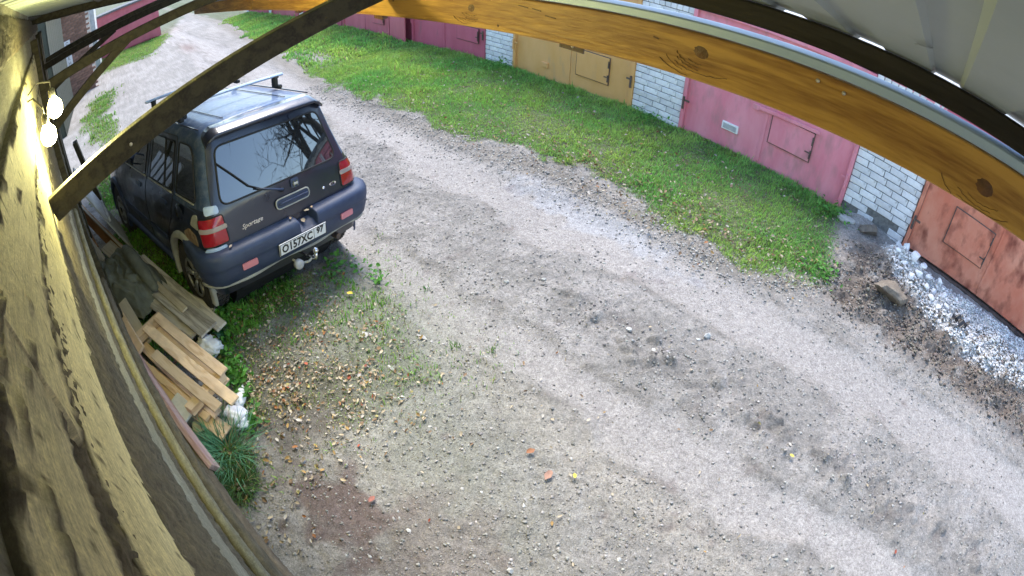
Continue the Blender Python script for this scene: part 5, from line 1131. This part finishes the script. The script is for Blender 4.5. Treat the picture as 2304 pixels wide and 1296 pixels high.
board((-5.30, -.98, .30), (-3.50, -.63, .17), .12, .025, m_new, 'pale pine board tucked under the long yellow one', .5)
board((-4.45, -.80, .42), (-2.42, -.37, .06), .045, .13, m_pinkb, 'pink-edged board on its side closest to the wall, ending in the grass tuft', .35)
board((-4.6, -.66, .22), (-3.9, -.52, .15), .10, .03, m_pale, 'stub of pale board behind the pallet blocks', .2)
# weathered boards beyond the pallet
OG = 'old grey boards between the pallet and the car'
for (a_, b_, w_, lab) in [((-5.45, -.36, .10), (-3.78, .20, .02), .12, 'outermost weathered grey board, nearest the car'), ((-5.35, -.46, .14), (-3.82, .12, .04), .11, 'grey weathered board second from the car'), ((-5.25, -.52, .17), (-3.74, .03, .07), .10, 'grey weathered board topmost in the old stack'), ((-5.0, -.56, .12), (-3.86, -.06, .02), .11, 'grey weathered board of the old stack facing the pallet'), ((-5.3, -.42, .05), (-4.1, .18, -.03), .13, 'dark board at the bottom of the old stack, by the rear wheel')]:
    board(a_, b_, w_, .028, m_old, lab, .1, OG)
board((-4.9, -.33, .19), (-4.12, -.06, .12), .07, .02, m_pale, 'short pale splinter board lying across the old grey stack', .1, OG)
# far end of the heap: orange ply edge, pale sheet
board((-7.55, -1.15, .16), (-5.35, -.42, .06), .16, .02, m_ply, 'long board with a pale top edge bordering the grass beside the car', 1.0, PG)
board((-7.5, -1.13, .245), (-5.32, -.40, .145), .03, .018, m_pale, 'pale lath lying along the top of the orange-brown board', 0)
board((-7.0, -1.16, .10), (-6.3, -1.02, .06), .22, .03, m_ply, 'orange-brown board piece lying crosswise against the wall', .2)
board((-6.4, -1.05, .2), (-5.8, -.86, .1), .12, .05, m_old, 'stub of greyish timber behind the rag', .2)
board((-6.1, -.78, .14), (-5.3, -.48, .10), .18, .02, m_pale, 'broad pale board beside the rag', .1)
board((-6.0, -.92, .10), (-5.2, -.66, .08), .12, .02, m_old, 'cracked grey board under the rag', .1)
m_bag = mat('white_plastic', (.72, .74, .80), (.86, .87, .90), 14, rough=.45, bump=.3, bscale=20, spec=.5)
def crumple(name, x, y, z, sx, sy, sz, m, label, cat, seed=1, rz=0.0, amp=.5, sub=4, sharp=1.6):
    bm = bmesh.new(); bmesh.ops.create_icosphere(bm, subdivisions=sub, radius=1)
    V = np.array([v_.co[:] for v_ in bm.verts]); Fc = np.array([[q.index for q in f.verts] for f in bm.faces]); bm.free()
    a = fbm(V[:, 0] * 2 + seed * 7, V[:, 1] * 2 + V[:, 2] * 3, sharp, 4, seed); b_ = fbm(V[:, 1] * 2 + seed * 3, V[:, 2] * 2 - V[:, 0] * 2, sharp * 1.6, 4, seed + 9)
    rr = 1 + amp * (a - .5) * 2 + amp * .8 * (np.abs(b_ - .5) * 2 - .3); V = V * rr[:, None] * np.array([sx, sy, sz]); V[:, 2] = np.maximum(V[:, 2], -sz * .45)
    c, s_ = math.cos(rz), math.sin(rz); V = np.stack([V[:, 0] * c - V[:, 1] * s_, V[:, 0] * s_ + V[:, 1] * c, V[:, 2]], -1) + np.array([x, y, z])
    o = npmesh(name, V, Fc, m, smooth=True); return setp(o, label, cat)
crumple('plastic_bag', -3.72, .02, -.05, .15, .10, .08, m_bag, 'crumpled white plastic bag between the pallet and the old grey boards', 'plastic bag', 3, .5, .28)
crumple('crumpled_paper', -2.83, -.05, -.04, .12, .10, .07, m_bag, 'crumpled white paper wrapping lying below the pallet end', 'paper', 5, .4, .32, 4)
crumple('plastic_bag', -5.9, -.47, -.06, .22, .07, .05, m_bag, 'flat torn white bag half hidden in the grass near the front wheel', 'plastic bag', 8, .3, .5)
m_cloth = mat('rag_cloth', (.11, .12, .10), (.17, .18, .155), 7, rough=.95, bump=.5, bscale=70)
# dark jacket thrown over the heap: a draped sheet with deep folds
nu, nv = 70, 46; U_, V_ = np.meshgrid(np.linspace(0, 1, nu), np.linspace(0, 1, nv), indexing='ij')
ang = .38; L_, Wd = 1.18, .56
lx = (U_ - .5) * L_ * (1 - .15 * (V_ - .5)); ly = (V_ - .5) * Wd * (.75 + .5 * np.sin(U_ * PI)) + .02 * np.sin(U_ * 9)
wob = fbm(U_ * 3, V_ * 3, 1.6, 3, 301) - .5
top = .27 + .10 * np.sin(np.clip(U_ * 1.1, 0, 1) * PI) - .05 * U_
edge = np.minimum(np.minimum(U_, 1 - U_) * 3.2, np.minimum(V_, 1 - V_) * 2.0); drop = sst(.0, .5, edge)
fold = .030 * np.sin((V_ * 4.4 + wob * 2.2 + U_ * .8) * 2 * PI) * sst(.02, .25, edge) * (.5 + .5 * np.sin(U_ * 3)) + .05 * (fbm(U_ * 2, V_ * 6, 2.4, 3, 305) - .5)
zz = .02 + (top - .02) * (.25 + .75 * drop) + fold
cx_, cy_ = -5.05, -.555
VX = cx_ + lx * math.cos(ang) - ly * math.sin(ang) + .02 * wob; VY = cy_ + lx * math.sin(ang) + ly * math.cos(ang); idx = np.arange(nu * nv).reshape(nu, nv)
Fq = np.stack([idx[:-1, :-1], idx[1:, :-1], idx[1:, 1:], idx[:-1, 1:]], -1).reshape(-1, 4)
o = npmesh('jacket', np.stack([VX, VY, zz], -1).reshape(-1, 3), Fq, m_cloth, smooth=True); sm = o.modifiers.new('thick', 'SOLIDIFY'); sm.thickness = .012
t = thing('old_jacket', 'dark grey-green jacket thrown over the timber heap', 'jacket', (0, 0, 0)); o.parent = t; o.name = 'jacket_body'
mb = MB(); pts = [(-5.35, -.50, .37), (-5.1, -.42, .385), (-4.82, -.36, .345), (-4.62, -.30, .27), (-4.5, -.26, .19)]; mb.tube(pts, [.05, .072, .075, .06, .045], 12); s_ = mb.build('sleeve', m_cloth, t, smooth=True)
dm = s_.modifiers.new('s', 'SUBSURF'); dm.levels = 1; dm.render_levels = 1
# grey tub with a foam lid, small rubble beside it
t = thing('paint_tub', 'grey plastic tub with a white foam lid between the boards and the wall', 'tub', (-3.10, -.43, -.10), (0.1, .12, .45))
mb = MB(); vs = []
for (r_, z_) in ((.085, 0), (.10, .14), (.11, .145), (.11, .155), (.095, .155), (.08, .02)): vs += [(r_ * math.cos(2 * PI * k / 24), r_ * math.sin(2 * PI * k / 24), z_) for k in range(24)]
mb.add(vs, [(24 * j + k, 24 * j + (k + 1) % 24, 24 * j + 24 + (k + 1) % 24, 24 * j + 24 + k) for j in range(5) for k in range(24)]); mb.build('tub', mat('grey_plastic', (.36, .36, .33), rough=.6), t, smooth=True)
mb = MB(); mb.box((0, .01, .175), (.24, .17, .03), bev=.006); mb.build('lid', mat('foam_white', (.62, .64, .66), (.72, .73, .74), 30, rough=.9, bump=.2), t)
rock('concrete_lump', -3.32, -.50, (.16, .14, .14), m_rock, 'rounded pale concrete lump left of the tub', seed=51, sub=2, flat=.8, dz=.35)
rock('concrete_lump', -2.98, -.36, (.2, .15, .12), m_rock, 'flat grey concrete piece right of the tub at the grass tuft', seed=52, sub=2, flat=.5, dz=.3)
for (x, y, s, lab) in [(-3.42, -.2, .08, 'small dark stone chip under the pallet end'), (-3.15, -.12, .06, 'small pale chip under the pallet end')]: rock('stone', x, y, s, m_rock, lab, None, 70, 1)
crumple('rubble_sack', -3.02, .06, -.07, .05, .12, .05, m_bag, 'torn grey paper scrap at the ends of the pallet slats', 'paper', 15, 1.0, .3, 3)
mb = MB(); mb.lathe([(.0, 0), (.05, 0), (.055, .09), (.05, .095), (.045, .01)], (0, 0, 0), 'Z', 20); o = mb.build('bottle', mat('green_glass', (.01, .05, .02), rough=.1), smooth=True); o.location = (-3.79, .17, -.06); o.rotation_euler = (1.2, .3, .4); setp(o, 'dark green round jar at the end of the old grey boards', 'jar')

# ---------------------------------------------------------------- bare tree beyond the garages (seen mirrored in the rear window)
m_barkt = mat('tree_bark', (.05, .04, .03), (.09, .075, .06), 12, rough=.95, bump=.5)
def tree(x, y, hgt, label, seed):
    r_ = random.Random(seed); t = thing('bare_tree', label, 'tree', (x, y, 0)); mb = MB(); mc = MB()
    def grow(p, d, L_, r0, lv, dst):
        pts = [p]; rs = [r0]; dd = d.normalized(); n = 5 if lv < 3 else 3
        for i in range(n):
            dd = (dd + Vector((r_.uniform(-1, 1), r_.uniform(-1, 1), r_.uniform(-.5, .9))) * (.16 if lv < 2 else .24)).normalized(); pts.append(pts[-1] + dd * L_ / n); rs.append(r0 * (1 - .6 * (i + 1) / n))
        dst.tube(pts, rs, 6 if lv < 2 else (4 if lv < 3 else 3), cap=False)
        if lv >= 5: return
        for k in range([8, 6, 5, 5, 4][lv]):
            i = r_.randint(1 if lv else 2, n); q = pts[i]; a = r_.uniform(0, 2 * PI); side = dd.orthogonal().normalized(); side = Matrix.Rotation(a, 3, dd) @ side
            grow(q, dd * r_.uniform(.35, .9) + side * r_.uniform(.5, 1.0) + Vector((0, 0, .12)), L_ * r_.uniform(.5, .72), max(rs[i] * .62, .011), lv + 1, mc)
    grow(Vector((0, 0, 0)), Vector((0, 0, 1)), hgt * .5, hgt * .026, 0, mb)
    mb.build('trunk', m_barkt, t, smooth=True, fix=False); o = mc.build('crown', m_barkt, t, fix=False); return t
tree(1.6, 14.6, 15, 'second bare tree behind the garages, nearer the pink gate', 9)
tree(4.5, 14.2, 17, 'bare leafless tree behind the garages, mirrored in the rear window of the car', 5)
